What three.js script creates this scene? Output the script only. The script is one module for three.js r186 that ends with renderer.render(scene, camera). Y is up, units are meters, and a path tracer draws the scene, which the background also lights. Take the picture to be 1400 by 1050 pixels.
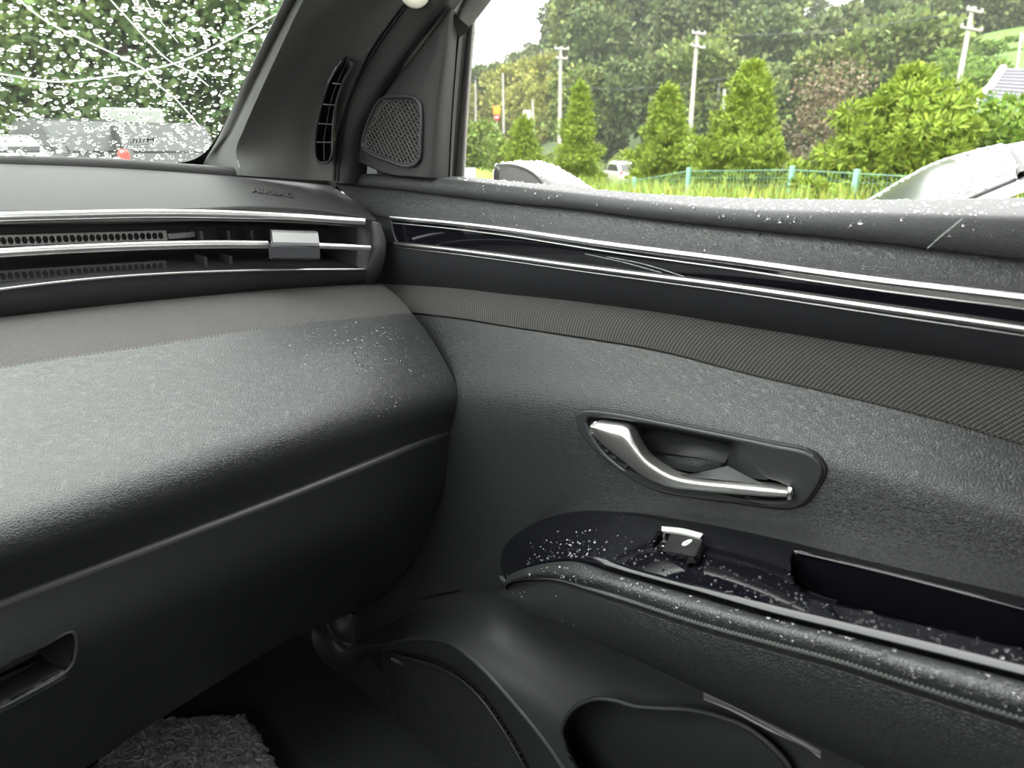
import * as THREE from 'three';
import { RoundedBoxGeometry } from 'three/addons/geometries/RoundedBoxGeometry.js';
import { TextGeometry } from 'three/addons/geometries/TextGeometry.js';
import { FontLoader } from 'three/addons/loaders/FontLoader.js';
import { mergeGeometries } from 'three/addons/utils/BufferGeometryUtils.js';

// ---------------------------------------------------------------- camera, sky, exposure
// car axes: x to the passenger side, y up, -z to the front of the car; the camera is held between the front seats
const EYE = new THREE.Vector3(0, 1.2, 0), F_PX = 915, PITCH = 20 * Math.PI / 180, YAW = 45 * Math.PI / 180;
const scene = new THREE.Scene();
const camera = new THREE.PerspectiveCamera(2 * Math.atan(525 / F_PX) * 180 / Math.PI, 1400 / 1050, 0.02, 600);
const AHEAD = new THREE.Vector3(Math.sin(YAW) * Math.cos(PITCH), -Math.sin(PITCH), -Math.cos(YAW) * Math.cos(PITCH));
const UPV = new THREE.Vector3(Math.sin(YAW) * Math.sin(PITCH), Math.cos(PITCH), -Math.cos(YAW) * Math.sin(PITCH));
const SIDE = new THREE.Vector3(Math.cos(YAW), 0, Math.sin(YAW));
camera.position.copy(EYE); camera.lookAt(EYE.clone().add(AHEAD));
camera.focus = 0.85; camera.userData.fStop = 8;
const SKY = 2.5;                                                    // standard overcast sky: three times as bright overhead as at the horizon
{
  const w = 64, h = 32, data = new Float32Array(w * h * 4);
  for (let j = 0; j < h; j++) for (let i = 0; i < w; i++) {
    const el = Math.sin(((j + .5) / h - .5) * Math.PI), k = el > 0 ? .74 * (1 + 2 * el) : .3, o = (j * w + i) * 4;
    data[o] = k; data[o + 1] = k * 1.01; data[o + 2] = k * .985; data[o + 3] = 1;
  }
  const t = new THREE.DataTexture(data, w, h, THREE.RGBAFormat, THREE.FloatType);
  t.mapping = THREE.EquirectangularReflectionMapping; t.magFilter = THREE.LinearFilter; t.wrapS = THREE.RepeatWrapping; t.needsUpdate = true;
  scene.background = t; scene.environment = t; scene.backgroundIntensity = SKY; scene.environmentIntensity = SKY;
}
scene.fog = new THREE.FogExp2(new THREE.Color().setRGB(.9, .93, .9), .0005);                 // thin rain haze
const renderer = new THREE.WebGLRenderer({ antialias: true });
renderer.toneMapping = THREE.LinearToneMapping; renderer.toneMappingExposure = 2.0;
renderer.shadowMap.enabled = true;

// ---------------------------------------------------------------- helpers
const V = (x, y, z) => new THREE.Vector3(x, y, z);
const rngOf = (s) => () => { s = (s + 0x6d2b79f5) | 0; let t = Math.imul(s ^ (s >>> 15), 1 | s); t = (t + Math.imul(t ^ (t >>> 7), 61 | t)) ^ t; return ((t ^ (t >>> 14)) >>> 0) / 4294967296; };
const lerp = (a, b, t) => a + (b - a) * t, clamp = (x, a = 0, b = 1) => Math.min(b, Math.max(a, x));
const smooth = (a, b, x) => { const t = clamp((x - a) / (b - a)); return t * t * (3 - 2 * t); };
const ray = (px, py) => AHEAD.clone().addScaledVector(SIDE, (px - 700) / F_PX).addScaledVector(UPV, (525 - py) / F_PX);
const onX = (px, py, X) => { const d = ray(px, py); return EYE.clone().addScaledVector(d, (X - EYE.x) / d.x); };   // measured point on a plane parallel to the door
const onZ = (px, py, Z) => { const d = ray(px, py); return EYE.clone().addScaledVector(d, (Z - EYE.z) / d.z); };   // ... parallel to the dashboard
const onY = (px, py, Y) => { const d = ray(px, py); return EYE.clone().addScaledVector(d, (Y - EYE.y) / d.y); };   // ... level
const far = (px, py, dist) => { const d = ray(px, py); return EYE.clone().addScaledVector(d, dist / Math.hypot(d.x, d.z)); };
const door = (X, ...pts) => pts.map((p) => p.isVector3 ? p : onX(p[0], p[1], p[2] ?? X));
const dash = (zl, zr, ...pts) => pts.map((p) => p.isVector3 ? p : p[2] !== undefined && p[3] === 'x' ? onX(p[0], p[1], p[2]) : onZ(p[0], p[1], p[2] ?? lerp(zl, zr, clamp(p[0] / 520, -.5, 1.25))));
const taken = {};
const numbered = (name) => { const n = taken[name] = (taken[name] ?? -1) + 1; return n ? name + '_' + String(n).padStart(3, '0') : name; };
const tag = (o, label, category, group, kind) => { Object.assign(o.userData, { label, category }); if (group) o.userData.group = group; if (kind) o.userData.kind = kind; return o; };
function thing(name, label, category, [x, y, z] = [0, 0, 0], group) {
  const o = new THREE.Group(); o.name = numbered(name); o.position.set(x, y, z); scene.add(o); return tag(o, label, category, group);
}
const shade = (m) => { m.castShadow = true; m.receiveShadow = true; return m; };
// one named mesh; geometry is given in world metres and moved to the base of the thing it belongs to
function mesh(name, geo, mat, parent = scene, label) {
  let root = parent; while (root.parent && root.parent !== scene) root = root.parent;
  const g = Array.isArray(geo) ? merge(geo) : geo;
  if (root !== scene) g.translate(-root.position.x, -root.position.y, -root.position.z);
  const m = shade(new THREE.Mesh(g, mat)); m.name = numbered(name); parent.add(m); if (label) m.userData.label = label; return m;
}
const struct = (name, geo, mat) => { const m = mesh(name, geo, mat); m.userData.kind = 'structure'; return m; };
const plainGeo = (g) => { const o = g.index ? g.toNonIndexed() : g; for (const k of Object.keys(o.attributes)) if (!['position', 'normal', 'uv'].includes(k)) o.deleteAttribute(k); return o; };
const merge = (list) => mergeGeometries(list.map(plainGeo));
const curveOf = (pts, closed = false) => new THREE.CatmullRomCurve3(pts, closed, 'centripetal');
const box = (x0, x1, y0, y1, z0, z1, r = 0) => (r ? new RoundedBoxGeometry(x1 - x0, y1 - y0, z1 - z0, 3, r) : new THREE.BoxGeometry(x1 - x0, y1 - y0, z1 - z0)).translate((x0 + x1) / 2, (y0 + y1) / 2, (z0 + z1) / 2);
const tube = (pts, r, n = 60, k = 8) => new THREE.TubeGeometry(curveOf(pts), n, r, k, false);

// a moulded panel through measured edge lines, with rolled edges; also tells points on it (for scattering rain)
function loft(rows, { n = 80, m = 6, soft = false, bulge = 0, cut, rim = {}, r = .002, face = EYE } = {}) {
  const cols = rows.map((p) => curveOf(p).getSpacedPoints(n));
  const P = [];
  const bs = Array.isArray(bulge) ? bulge : rows.map(() => bulge);
  if (soft && rows.length > 2) {
    const lines = Array.from({ length: n + 1 }, (_, i) => curveOf(cols.map((c) => c[i])));
    for (let j = 0; j <= (rows.length - 1) * m; j++) P.push(lines.map((l) => l.getPoint(j / ((rows.length - 1) * m))));
  } else {
    for (let k = 0; k < rows.length - 1; k++) for (let j = k ? 1 : 0; j <= m; j++) {
      const t = j / m;
      P.push(cols[k].map((a, i) => {
        const p = a.clone().lerp(cols[k + 1][i], t);
        if (bs[k]) {
          const i0 = Math.max(0, i - 1), i1 = Math.min(n, i + 1), nn = cols[k][i1].clone().sub(cols[k][i0]).cross(cols[k + 1][i].clone().sub(a)).normalize();
          if (nn.dot(face.clone().sub(p)) < 0) nn.negate();
          p.addScaledVector(nn, bs[k] * Math.pow(Math.sin(Math.PI * t), .8));
        }
        return p;
      }));
    }
  }
  const H = P.length - 1;
  const normal = (j, i) => {
    const i0 = Math.max(0, i - 1), i1 = Math.min(n, i + 1), j0 = Math.max(0, j - 1), j1 = Math.min(H, j + 1);
    return P[j][i1].clone().sub(P[j][i0]).cross(P[j1][i].clone().sub(P[j0][i])).normalize();
  };
  const mid = normal(H >> 1, n >> 1), flip = mid.dot(face.clone().sub(P[H >> 1][n >> 1])) < 0;
  const N = (j, i) => { const a = normal(j, i); return flip ? a.negate() : a; };
  const pos = [], uv = [], idx = [];
  const us = [0], vs = [0], jm = H >> 1, im = n >> 1;
  for (let i = 1; i <= n; i++) us.push(us[i - 1] + P[jm][i].distanceTo(P[jm][i - 1]));
  for (let j = 1; j <= H; j++) vs.push(vs[j - 1] + P[j][im].distanceTo(P[j - 1][im]));
  for (let j = 0; j <= H; j++) for (let i = 0; i <= n; i++) { pos.push(P[j][i].x, P[j][i].y, P[j][i].z); uv.push(us[i], vs[j]); }
  const at = (j, i) => j * (n + 1) + i;
  const quad = (a, b, c, d) => { if (flip) idx.push(a, c, b, b, c, d); else idx.push(a, b, c, b, d, c); };
  for (let j = 0; j < H; j++) for (let i = 0; i < n; i++) {
    if (cut && cut(P[j][i].clone().add(P[j + 1][i + 1]).multiplyScalar(.5))) continue;
    quad(at(j, i), at(j, i + 1), at(j + 1, i), at(j + 1, i + 1));
  }
  const edge = (list, inward, depth, uvs, turn) => {      // list of [j, i]; rolled edge of radius r, then a wall of that depth
    const S = 4, base = pos.length / 3, K = list.length;
    for (let s = 0; s <= S + 1; s++) list.forEach(([j, i], k) => {
      const p = P[j][i], nn = N(j, i), q = P[inward(j, i)[0]][inward(j, i)[1]], out = p.clone().sub(q); out.addScaledVector(nn, -out.dot(nn)).normalize();
      const a = Math.min(s, S) / S * Math.PI / 2, x = p.clone().addScaledVector(out, r * Math.sin(a)).addScaledVector(nn, -r * (1 - Math.cos(a)) - (s > S ? depth : 0));
      pos.push(x.x, x.y, x.z); uv.push(uvs(j, i)[0] + s * 1e-3, uvs(j, i)[1] + s * 1e-3);
    });
    for (let s = 0; s <= S; s++) for (let k = 0; k < K - 1; k++) { const a = base + s * K + k; if (turn) quad(a, a + K, a + 1, a + K + 1); else quad(a, a + 1, a + K, a + K + 1); }
  };
  const uvAt = (j, i) => [us[i], vs[j]], across = Array.from({ length: n + 1 }, (_, i) => i), down = Array.from({ length: H + 1 }, (_, j) => j);
  if (rim.first) edge(across.map((i) => [0, i]), (j, i) => [1, i], rim.first, uvAt, true);
  if (rim.last) edge(across.map((i) => [H, i]), (j, i) => [H - 1, i], rim.last, uvAt, false);
  if (rim.start) edge(down.map((j) => [j, 0]), (j) => [j, 1], rim.start, uvAt, false);
  if (rim.end) edge(down.map((j) => [j, n]), (j) => [j, n - 1], rim.end, uvAt, true);
  const g = new THREE.BufferGeometry();
  g.setAttribute('position', new THREE.Float32BufferAttribute(pos, 3)); g.setAttribute('uv', new THREE.Float32BufferAttribute(uv, 2)); g.setIndex(idx); g.computeVertexNormals();
  g.userData.spot = (u, v) => { const i = clamp(Math.floor(u * n), 0, n - 1), j = clamp(Math.floor(v * H), 0, H - 1), fu = clamp(u * n - i, 0, 1), fv = clamp(v * H - j, 0, 1); return { p: P[j][i].clone().lerp(P[j][i + 1], fu).lerp(P[j + 1][i].clone().lerp(P[j + 1][i + 1], fu), fv), n: N(j, i) }; };
  return g;
}
// a moulding of one cross-section along a line: profile points are [towards the cabin, across] in metres
function sweep(pts, profile, inward, n = 70, ends = [1, 1], sharp = false) {
  const c = curveOf(pts), ps = c.getSpacedPoints(n), pos = [], uv = [], idx = [], K = profile.length;
  let len = 0;
  ps.forEach((p, i) => {
    if (i) len += p.distanceTo(ps[i - 1]);
    const t = ps[Math.min(n, i + 1)].clone().sub(ps[Math.max(0, i - 1)]).normalize(), a = inward.clone().addScaledVector(t, -inward.dot(t)).normalize(), b = t.clone().cross(a);
    const s = lerp(ends[0], ends[1], i / n);
    for (let k = 0; k <= K; k++) { const q = profile[k % K], x = p.clone().addScaledVector(a, q[0]).addScaledVector(b, q[1] * s); pos.push(x.x, x.y, x.z); uv.push(len, k / K * .02); }
  });
  for (let i = 0; i < n; i++) for (let k = 0; k < K; k++) { const a = i * (K + 1) + k, b = a + K + 1; idx.push(a, b, a + 1, a + 1, b, b + 1); }
  for (const i of [0, n]) { const base = pos.length / 3; for (let k = 0; k < K; k++) { const o = (i * (K + 1) + k) * 3; pos.push(pos[o], pos[o + 1], pos[o + 2]); uv.push(0, 0); } for (let k = 1; k < K - 1; k++) i ? idx.push(base, base + k + 1, base + k) : idx.push(base, base + k, base + k + 1); }
  const g = new THREE.BufferGeometry();
  g.setAttribute('position', new THREE.Float32BufferAttribute(pos, 3)); g.setAttribute('uv', new THREE.Float32BufferAttribute(uv, 2)); g.setIndex(idx);
  if (sharp) { const flat = g.toNonIndexed(); flat.computeVertexNormals(); return flat; }
  g.computeVertexNormals(); return g;
}
const roundBar = (h, w, k = 14) => Array.from({ length: k }, (_, i) => { const a = i / k * 2 * Math.PI, c = Math.cos(a), s = Math.sin(a); return [h * Math.sign(c) * Math.pow(Math.abs(c), .6), w * Math.sign(s) * Math.pow(Math.abs(s), .6)]; });
const INTO = V(-1, 0, 0), BACK = V(0, 0, 1);
// outline on the door plane -> plate with a rounded edge; the plate grows towards the cabin from X
function outline(pts, closed = true) { return curveOf(pts, closed).getSpacedPoints(90).slice(0, closed ? 90 : 91).map((p) => new THREE.Vector2(p.z, p.y)); }
function plate(pts2, X, thick, bevel = .0015, holes = []) {
  const s = new THREE.Shape(pts2); for (const h of holes) s.holes.push(new THREE.Path(h));
  const g = new THREE.ExtrudeGeometry(s, { depth: Math.max(1e-4, thick - bevel), bevelEnabled: bevel > 0, bevelThickness: bevel, bevelSize: bevel, bevelOffset: -bevel, bevelSegments: 3, curveSegments: 8 });
  g.applyMatrix4(new THREE.Matrix4().makeBasis(V(0, 0, 1), V(0, 1, 0), V(-1, 0, 0)).setPosition(X, 0, 0)); return g;
}
const inside = (poly, x, y) => { let c = false; for (let i = 0, j = poly.length - 1; i < poly.length; j = i++) { const a = poly[i], b = poly[j]; if ((a.y > y) !== (b.y > y) && x < (b.x - a.x) * (y - a.y) / (b.y - a.y) + a.x) c = !c; } return c; };
const shrink = (poly, k) => { const cx = poly.reduce((s, p) => s + p.x, 0) / poly.length, cy = poly.reduce((s, p) => s + p.y, 0) / poly.length; return poly.map((p) => new THREE.Vector2(cx + (p.x - cx) * k, cy + (p.y - cy) * k)); };

// ---------------------------------------------------------------- materials
function bytes(size, f, srgb = false) {
  const d = new Uint8Array(size * size * 4);
  for (let y = 0; y < size; y++) for (let x = 0; x < size; x++) { const v = f(x / size, y / size), o = (y * size + x) * 4; for (let c = 0; c < 3; c++) d[o + c] = clamp((Array.isArray(v) ? v[c] : v)) * 255; d[o + 3] = 255; }
  const t = new THREE.DataTexture(d, size, size); t.wrapS = t.wrapT = THREE.RepeatWrapping; t.magFilter = THREE.LinearFilter; t.minFilter = THREE.LinearMipmapLinearFilter; t.generateMipmaps = true; if (srgb) t.colorSpace = THREE.SRGBColorSpace; t.needsUpdate = true; return t;
}
function cells(n, seed) {                                            // tiling cell pattern: [nearest, second nearest]
  const r = rngOf(seed), pt = Array.from({ length: n * n }, () => [r(), r()]);
  return (x, y) => {
    const X = Math.floor(x * n), Y = Math.floor(y * n); let a = 9, b = 9;
    for (let j = -1; j < 2; j++) for (let i = -1; i < 2; i++) { const p = pt[((Y + j + n) % n) * n + ((X + i + n) % n)], d = Math.hypot(X + i + p[0] - x * n, Y + j + p[1] - y * n); if (d < a) { b = a; a = d; } else if (d < b) b = d; }
    return [a, b];
  };
}
function tileNoise(n, seed) {
  const r = rngOf(seed), v = Array.from({ length: n * n }, r);
  return (x, y) => { const X = x * n, Y = y * n, i = Math.floor(X), j = Math.floor(Y), fx = smooth(0, 1, X - i), fy = smooth(0, 1, Y - j), g = (a, b) => v[((b % n + n) % n) * n + ((a % n + n) % n)]; return lerp(lerp(g(i, j), g(i + 1, j), fx), lerp(g(i, j + 1), g(i + 1, j + 1), fx), fy); };
}
const tiled = (t, metres) => { const c = t.clone(); c.repeat.set(1 / metres, 1 / metres); c.needsUpdate = true; return c; };
const grainCells = cells(40, 11), grainNoise = tileNoise(24, 5), fineNoise = tileNoise(160, 6);
const leatherTex = bytes(512, (x, y) => { const wx = x + (grainNoise(x, y) - .5) * .02, wy = y + (grainNoise(y, x) - .5) * .02, [a, b] = grainCells(((wx % 1) + 1) % 1, ((wy % 1) + 1) % 1); return smooth(0, .35, b - a) * .8 + fineNoise(x, y) * .2; });
const plasticTex = bytes(512, (x, y) => fineNoise(x, y) * .6 + grainNoise((x * 5) % 1, (y * 5) % 1) * .4);
const scuffs = bytes(256, (x, y) => .8 + .2 * grainNoise(x, y));
const weave = (x, y) => { const u = x * 16, v = y * 16, du = (u + v) * .5, dv = (u - v) * .5, a = Math.abs(Math.sin(Math.PI * du)), b = Math.abs(Math.sin(Math.PI * dv)); return Math.pow(a * b, .7); };
const weaveBump = bytes(512, weave);
const weaveTone = bytes(512, (x, y) => { const w = weave(x, y), k = .05 + .33 * w + .05 * (fineNoise(x, y) - .5); return [k * 1.04, k, k * .98]; }, true);
const std = (o) => new THREE.MeshStandardMaterial({ side: THREE.DoubleSide, ...o });
const phys = (o) => new THREE.MeshPhysicalMaterial({ side: THREE.DoubleSide, ...o });
const lin = (r, g = r, b = r) => new THREE.Color().setRGB(r, g, b);
const M = {
  leather: phys({ ior: 1.58, color: lin(.018, .0198, .02), roughness: .37, bumpMap: tiled(leatherTex, .1), bumpScale: .0003 }),
  wetTop: phys({ specularIntensity: .7, color: lin(.022, .0235, .0235), roughness: .5, bumpMap: tiled(leatherTex, .07), bumpScale: .00015 }),
  softTop: phys({ specularIntensity: .4, color: lin(.03), roughness: .55, bumpMap: tiled(plasticTex, .06), bumpScale: .00012 }),
  plastic: std({ color: lin(.021, .0225, .0235), roughness: .42, bumpMap: tiled(plasticTex, .05), bumpScale: .0001 }),
  navy: std({ color: lin(.017, .0175, .021), roughness: .55, bumpMap: tiled(plasticTex, .05), bumpScale: .00008 }),
  dark: std({ color: lin(.008), roughness: .6 }),
  rubber: std({ color: lin(.018), roughness: .62, bumpMap: tiled(plasticTex, .04), bumpScale: .0001 }),
  trim: std({ color: lin(.065, .066, .064), roughness: .58, bumpMap: tiled(leatherTex, .035), bumpScale: .00012 }),
  fabric: std({ map: tiled(weaveTone, .03), bumpMap: tiled(weaveBump, .03), bumpScale: .0008, roughness: .8 }),
  gloss: phys({ color: lin(.004, .004, .006), roughness: .05 }),
  chrome: std({ color: lin(.78), metalness: 1, roughness: .3 }),
  satin: std({ color: lin(.5, .5, .49), metalness: 1, roughness: .3 }),
  frame: std({ color: lin(.1, .095, .095), roughness: .5, roughnessMap: scuffs }),
  thread: std({ color: lin(.06, .064, .06), roughness: .6 }),
  headliner: std({ color: lin(.14, .142, .145), roughness: .95 }),
  carpet: std({ color: lin(.0095, .011, .012), roughness: 1 }),
  pile: std({ color: lin(.2, .2, .205), roughness: .9 }),
  glass: phys({ color: lin(.93, .97, .94), transmission: 1, roughness: 0, thickness: 0, ior: 1.5 }),
  water: phys({ color: lin(1), transmission: 1, roughness: 0, thickness: .003, ior: 1.33 }),
};
// ---------------------------------------------------------------- cabin shell (the parts of the car that shut the light out)
struct('floor', box(-1, .62, .22, .3, -1.05, 1.9), M.carpet);
struct('ceiling', loft([[V(-.9, 1.6, -.25), V(-.2, 1.625, -.25), V(.46, 1.585, -.26)], [V(-.92, 1.62, .6), V(-.2, 1.645, .6), V(.5, 1.61, .6)], [V(-.9, 1.52, 1.9), V(-.2, 1.54, 1.9), V(.5, 1.52, 1.9)]], { n: 20, soft: true, r: .01, rim: { first: .02, last: .03, start: .03, end: .03 } }), M.headliner);
struct('wall_left', [box(-1, -.92, .3, 1.06, -1.05, .3), box(-1, -.92, .3, 1.3, -1.05, -.86), box(-1, -.92, .3, 1.13, .3, 1.9), box(-.98, -.93, 1.13, 1.62, .28, .42), box(-.98, -.93, 1.13, 1.58, 1.15, 1.3), box(-.98, -.9, 1.52, 1.62, -.3, 1.9)], M.dark);
struct('wall_back', [box(-1, .6, .3, 1.15, 1.9, 1.98), box(-1, -.8, 1.15, 1.48, 1.88, 1.95), box(.42, .6, 1.15, 1.48, 1.88, 1.95)], M.dark);
struct('wall_right', [box(.56, .64, .3, 1.13, .33, 1.9), box(.53, .6, 1.13, 1.61, .3, .44), box(.53, .6, 1.13, 1.58, 1.15, 1.3), box(.47, .56, 1.53, 1.61, -.25, 1.9)], M.dark);
struct('wall_front', [box(-1, .62, .3, 1.1, -1.16, -1.06), box(-.95, .6, 1.06, 1.1, -2.0, -1.06)], M.dark);
const WS = { y: 1.168, z: -1.03, s: Math.tan(30 * Math.PI / 180) };    // windscreen plane rises backwards at 30 degrees
const onScreen = (px, py) => { const d = ray(px, py), t = (WS.s * (0 - WS.z) - (EYE.y - WS.y)) / (d.y - WS.s * d.z); return EYE.clone().addScaledVector(d, t); };
const screenPoint = (x, s) => V(x, WS.y + s * .5, WS.z + s * .8660);
// front seats behind the camera: they shade the lower cabin
function frontSeat(label, x) {
  const s = thing('front_seat', label, 'seat', [x, .3, .2]);
  mesh('cushion', box(x - .25, x + .25, .34, .6, -.2, .42, .08), M.leather, s);
  mesh('base', box(x - .2, x + .2, .3, .36, -.12, .4, .02), M.dark, s);
  mesh('backrest', box(-.25, .25, 0, .68, -.07, .07, .06).rotateX(.28).translate(x, .52, .44), M.leather, s);
  mesh('headrest', box(-.13, .13, 0, .2, -.05, .05, .045).rotateX(.2).translate(x, 1.2, .66), M.leather, s);
}
frontSeat('black leather front passenger seat behind the camera', .2);
frontSeat('black leather driver seat at the left of the cabin', -.58);

// ---------------------------------------------------------------- dashboard
const dashboard = thing('dashboard', 'black dashboard with slim chrome air vents, woven band and padded front', 'dashboard', [.1, .65, -.85]);
const surf = {};
const LEFT = (y, z) => V(-.88, y, z);
const dl = {                                                          // the lines along the dashboard, each measured on the photograph at its own depth
  top: dash(-1.0, -.862, LEFT(1.176, -1.02), [-200, 218], [0, 224], [150, 229.5], [280, 238], [400, 248], [448, 253]),
  padEdge: dash(-.87, -.75, LEFT(1.14, -.9), [-200, 296], [0, 288], [150, 287], [270, 284], [340, 280.5], [400, 282], [460, 288], [513, 299]),
  brow: dash(-.862, -.757, LEFT(1.128, -.89), [-200, 300], [0, 292], [150, 289], [300, 290], [400, 293], [500, 300]),
  lip: dash(-.845, -.757, LEFT(1.06, -.87), [-200, 424], [0, 396], [100, 384], [200, 376], [300, 371.5], [400, 369], [500, 368.5]),
  lipIn: dash(-.85, -.76, LEFT(1.06, -.87), [-200, 419], [0, 391], [100, 379.5], [200, 371.5], [300, 367], [400, 365], [498, 364.5]),
  weaveTop: dash(-.865, -.772, LEFT(1.03, -.88), [-200, 460], [0, 434], [150, 417], [250, 407], [400, 394], [517, 387]),
  weaveLow: dash(-.745, -.688, LEFT(1.01, -.76), [-200, 544], [0, 503], [200, 473], [300, 457.5], [420, 441], [500, 433], [562, 427]),
  swell: dash(-.665, -.649, LEFT(.965, -.67), [-200, 650], [0, 610], [200, 560], [350, 520], [480, 484], [588, 462, .505, 'x']),
  crest: dash(-.592, -.599, LEFT(.905, -.59), [-200, 795], [0, 736], [200, 668], [350, 615], [480, 575], [560, 553], [626, 538, .505, 'x']),
  padLow: dash(-.612, -.609, LEFT(.845, -.61), [-200, 896], [0, 823], [200, 749], [400, 673], [540, 617], [621, 584, .505, 'x']),
  lidTop: dash(-.607, -.603, LEFT(.842, -.605), [-200, 908], [0, 831], [200, 757], [400, 681], [540, 625], [618, 592, .502, 'x']),
  lidMid: dash(-.602, -.622, LEFT(.78, -.602), [-200, 1005], [0, 925], [200, 842], [400, 762], [520, 713], [606, 672, .5, 'x']),
  lidLow: dash(-.63, -.69, LEFT(.72, -.63), [-200, 1115], [0, 1025], [200, 925], [400, 822], [500, 782], [570, 758, .495, 'x']),
  lidEnd: dash(-.67, -.74, LEFT(.66, -.67), [-200, 1230], [0, 1118], [115, 1050], [208, 989], [300, 931], [400, 871], [480, 838], [530, 812, .49, 'x']),
};
const pushed = (pts, dy, dz, dx = 0) => pts.map((p) => V(p.x + dx, p.y + dy, p.z + dz));
{
  const rearRoll = dash(-1.02, -.875, LEFT(1.186, -1.04), [-200, 207], [0, 214], [150, 217], [280, 226], [400, 233], [448, 237]);
  mesh('rear_roll', loft([pushed(rearRoll, -.012, -.03), rearRoll, pushed(dl.top, -.004, -.006)], { n: 90, m: 8, bulge: [.004, .008], r: .003, rim: { end: .03 } }), M.softTop, dashboard);
  const topPad = mesh('top_pad', loft([pushed(dl.top, 0, 0), dl.padEdge], { n: 110, m: 10, bulge: .004, r: .003, rim: { first: .01, last: .012, end: .02 } }), M.softTop, dashboard);
  mesh('shadow_gap', loft([pushed(dl.padEdge, -.004, -.01), pushed(dl.brow, 0, -.003)], { n: 90, m: 2 }), M.navy, dashboard);
  // raised lettering on the pad
  const font = await new FontLoader().loadAsync('fonts/droid/droid_sans_bold.typeface.json');
  const tg = new TextGeometry('AIRBAG', { font, size: 1, depth: .12, curveSegments: 3, bevelEnabled: false }); tg.computeBoundingBox();
  const bb = tg.boundingBox;
  tg.applyMatrix4(new THREE.Matrix4().makeTranslation(-bb.min.x, -bb.min.y, 0)); tg.scale(1 / (bb.max.x - bb.min.x), 1 / (bb.max.y - bb.min.y), 1);
  const spot = topPad.geometry.userData.spot;
  { // lay each letter point on the pad's own surface
    const pa = tg.attributes.position;
    const toPad = (px, py) => { let bu = 0, bv = 0, bd = 9; const d = ray(px, py).normalize(); for (let u = .3; u < 1; u += .0015) for (let v = 0; v < 1; v += .006) { const q = spot(u, v).p.sub(EYE), e = q.clone().addScaledVector(d, -q.dot(d)).lengthSq(); if (e < bd) { bd = e; bu = u; bv = v; } } return [bu, bv]; };
    const A = toPad(345, 264), B = toPad(401, 272), T = toPad(344, 257);
    for (let i = 0; i < pa.count; i++) { const x = pa.getX(i), y = pa.getY(i), z = pa.getZ(i), s = spot(lerp(A[0], B[0], x) + (T[0] - A[0]) * y, lerp(A[1], B[1], x) + (T[1] - A[1]) * y), w = s.p.addScaledVector(s.n, z > 0 ? .0018 : -.0006); pa.setXYZ(i, w.x, w.y, w.z); }
    tg.computeVertexNormals();
    mesh('raised_lettering', tg, M.softTop, dashboard, 'raised AIRBAG lettering in the pad');
  }
  // air vent
  const vent = new THREE.Group(); vent.name = numbered('air_vent'); vent.userData.label = 'slim double air vent between chrome strips'; dashboard.add(vent);
  mesh('vent_duct', [
    loft([pushed(dl.brow, -.006, -.002), pushed(dl.brow, -.012, -.085), pushed(dl.lipIn, .006, -.085), pushed(dl.lipIn, 0, -.002)], { n: 80, m: 3 }),
  ], M.dark, vent);
  mesh('chrome_strip', sweep(dash(-.855, -.752, LEFT(1.124, -.88), [-200, 306], [0, 296.5], [100, 294], [200, 292], [300, 293], [400, 296.5], [498, 302.5]), roundBar(.004, .0047), BACK, 90), M.chrome, vent);
  mesh('lower_groove', sweep(dash(-.858, -.757, LEFT(1.118, -.885), [-200, 316], [0, 305], [150, 301], [300, 300.5], [400, 303.5], [485, 308.5]), roundBar(.002, .0014), BACK, 90), M.frame, vent);
  mesh('chrome_strip', sweep(dash(-.85, -.745, LEFT(1.085, -.88), [-200, 358], [0, 345.5], [100, 340], [200, 336], [300, 334], [366, 334.5]), roundBar(.004, .0047), BACK, 90), M.chrome, vent);
  mesh('chrome_strip', sweep(dash(-.85, -.747, [430, 335.5], [470, 337], [506, 339]), roundBar(.0035, .0038), BACK, 20), M.chrome, vent);
  mesh('lower_lip', sweep(dash(-.843, -.755, LEFT(1.06, -.868), [-200, 424], [0, 395.5], [100, 383.5], [200, 375.5], [300, 371], [400, 368.5], [498, 368]), roundBar(.0022, .0015), BACK, 90), M.satin, vent);
  // perforated bar behind the upper slot, a second one behind the lower slot
  const perforated = (p0, p1, Z0, Z1, hpx, n, r) => {
    const A0 = onZ(...p0, Z0), A1 = onZ(...p1, Z1), u = A1.clone().sub(A0), L = u.length(); u.normalize();
    const w = u.clone().cross(V(0, 1, 0)).normalize(); if (w.z < 0) w.negate(); const v = w.clone().cross(u).normalize();
    const s = new THREE.Shape([V(0, 0), V(L, 0), V(L, hpx), V(0, hpx)].map((q) => new THREE.Vector2(q.x, q.y)));
    for (let i = 0; i < n; i++) { s.holes.push(new THREE.Path(Array.from({ length: 18 }, (_, k) => new THREE.Vector2((i + .5) / n * L * .985 + r * .68 * Math.cos(k / 9 * Math.PI), hpx * .5 - r * Math.sin(k / 9 * Math.PI))))); }
    const g = new THREE.ExtrudeGeometry(s, { depth: .0016, bevelEnabled: false });
    g.applyMatrix4(new THREE.Matrix4().makeBasis(u, v, w).setPosition(A0)); return g;
  };
  mesh('perforated_bar', perforated([-90, 340], [229, 328.5], -.886, -.826, .0112, 34, .0039), M.frame, vent);
  mesh('perforated_bar', perforated([-90, 392], [229, 370], -.886, -.826, .012, 34, .0037), M.plastic, vent);
  const chip = (x0, x1, y0, y1, Z, d, r) => { const a = onZ(x0, y1, Z), b = onZ(x1, y0, Z); return box(a.x, b.x, a.y, b.y, Z - d, Z, r); };
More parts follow.
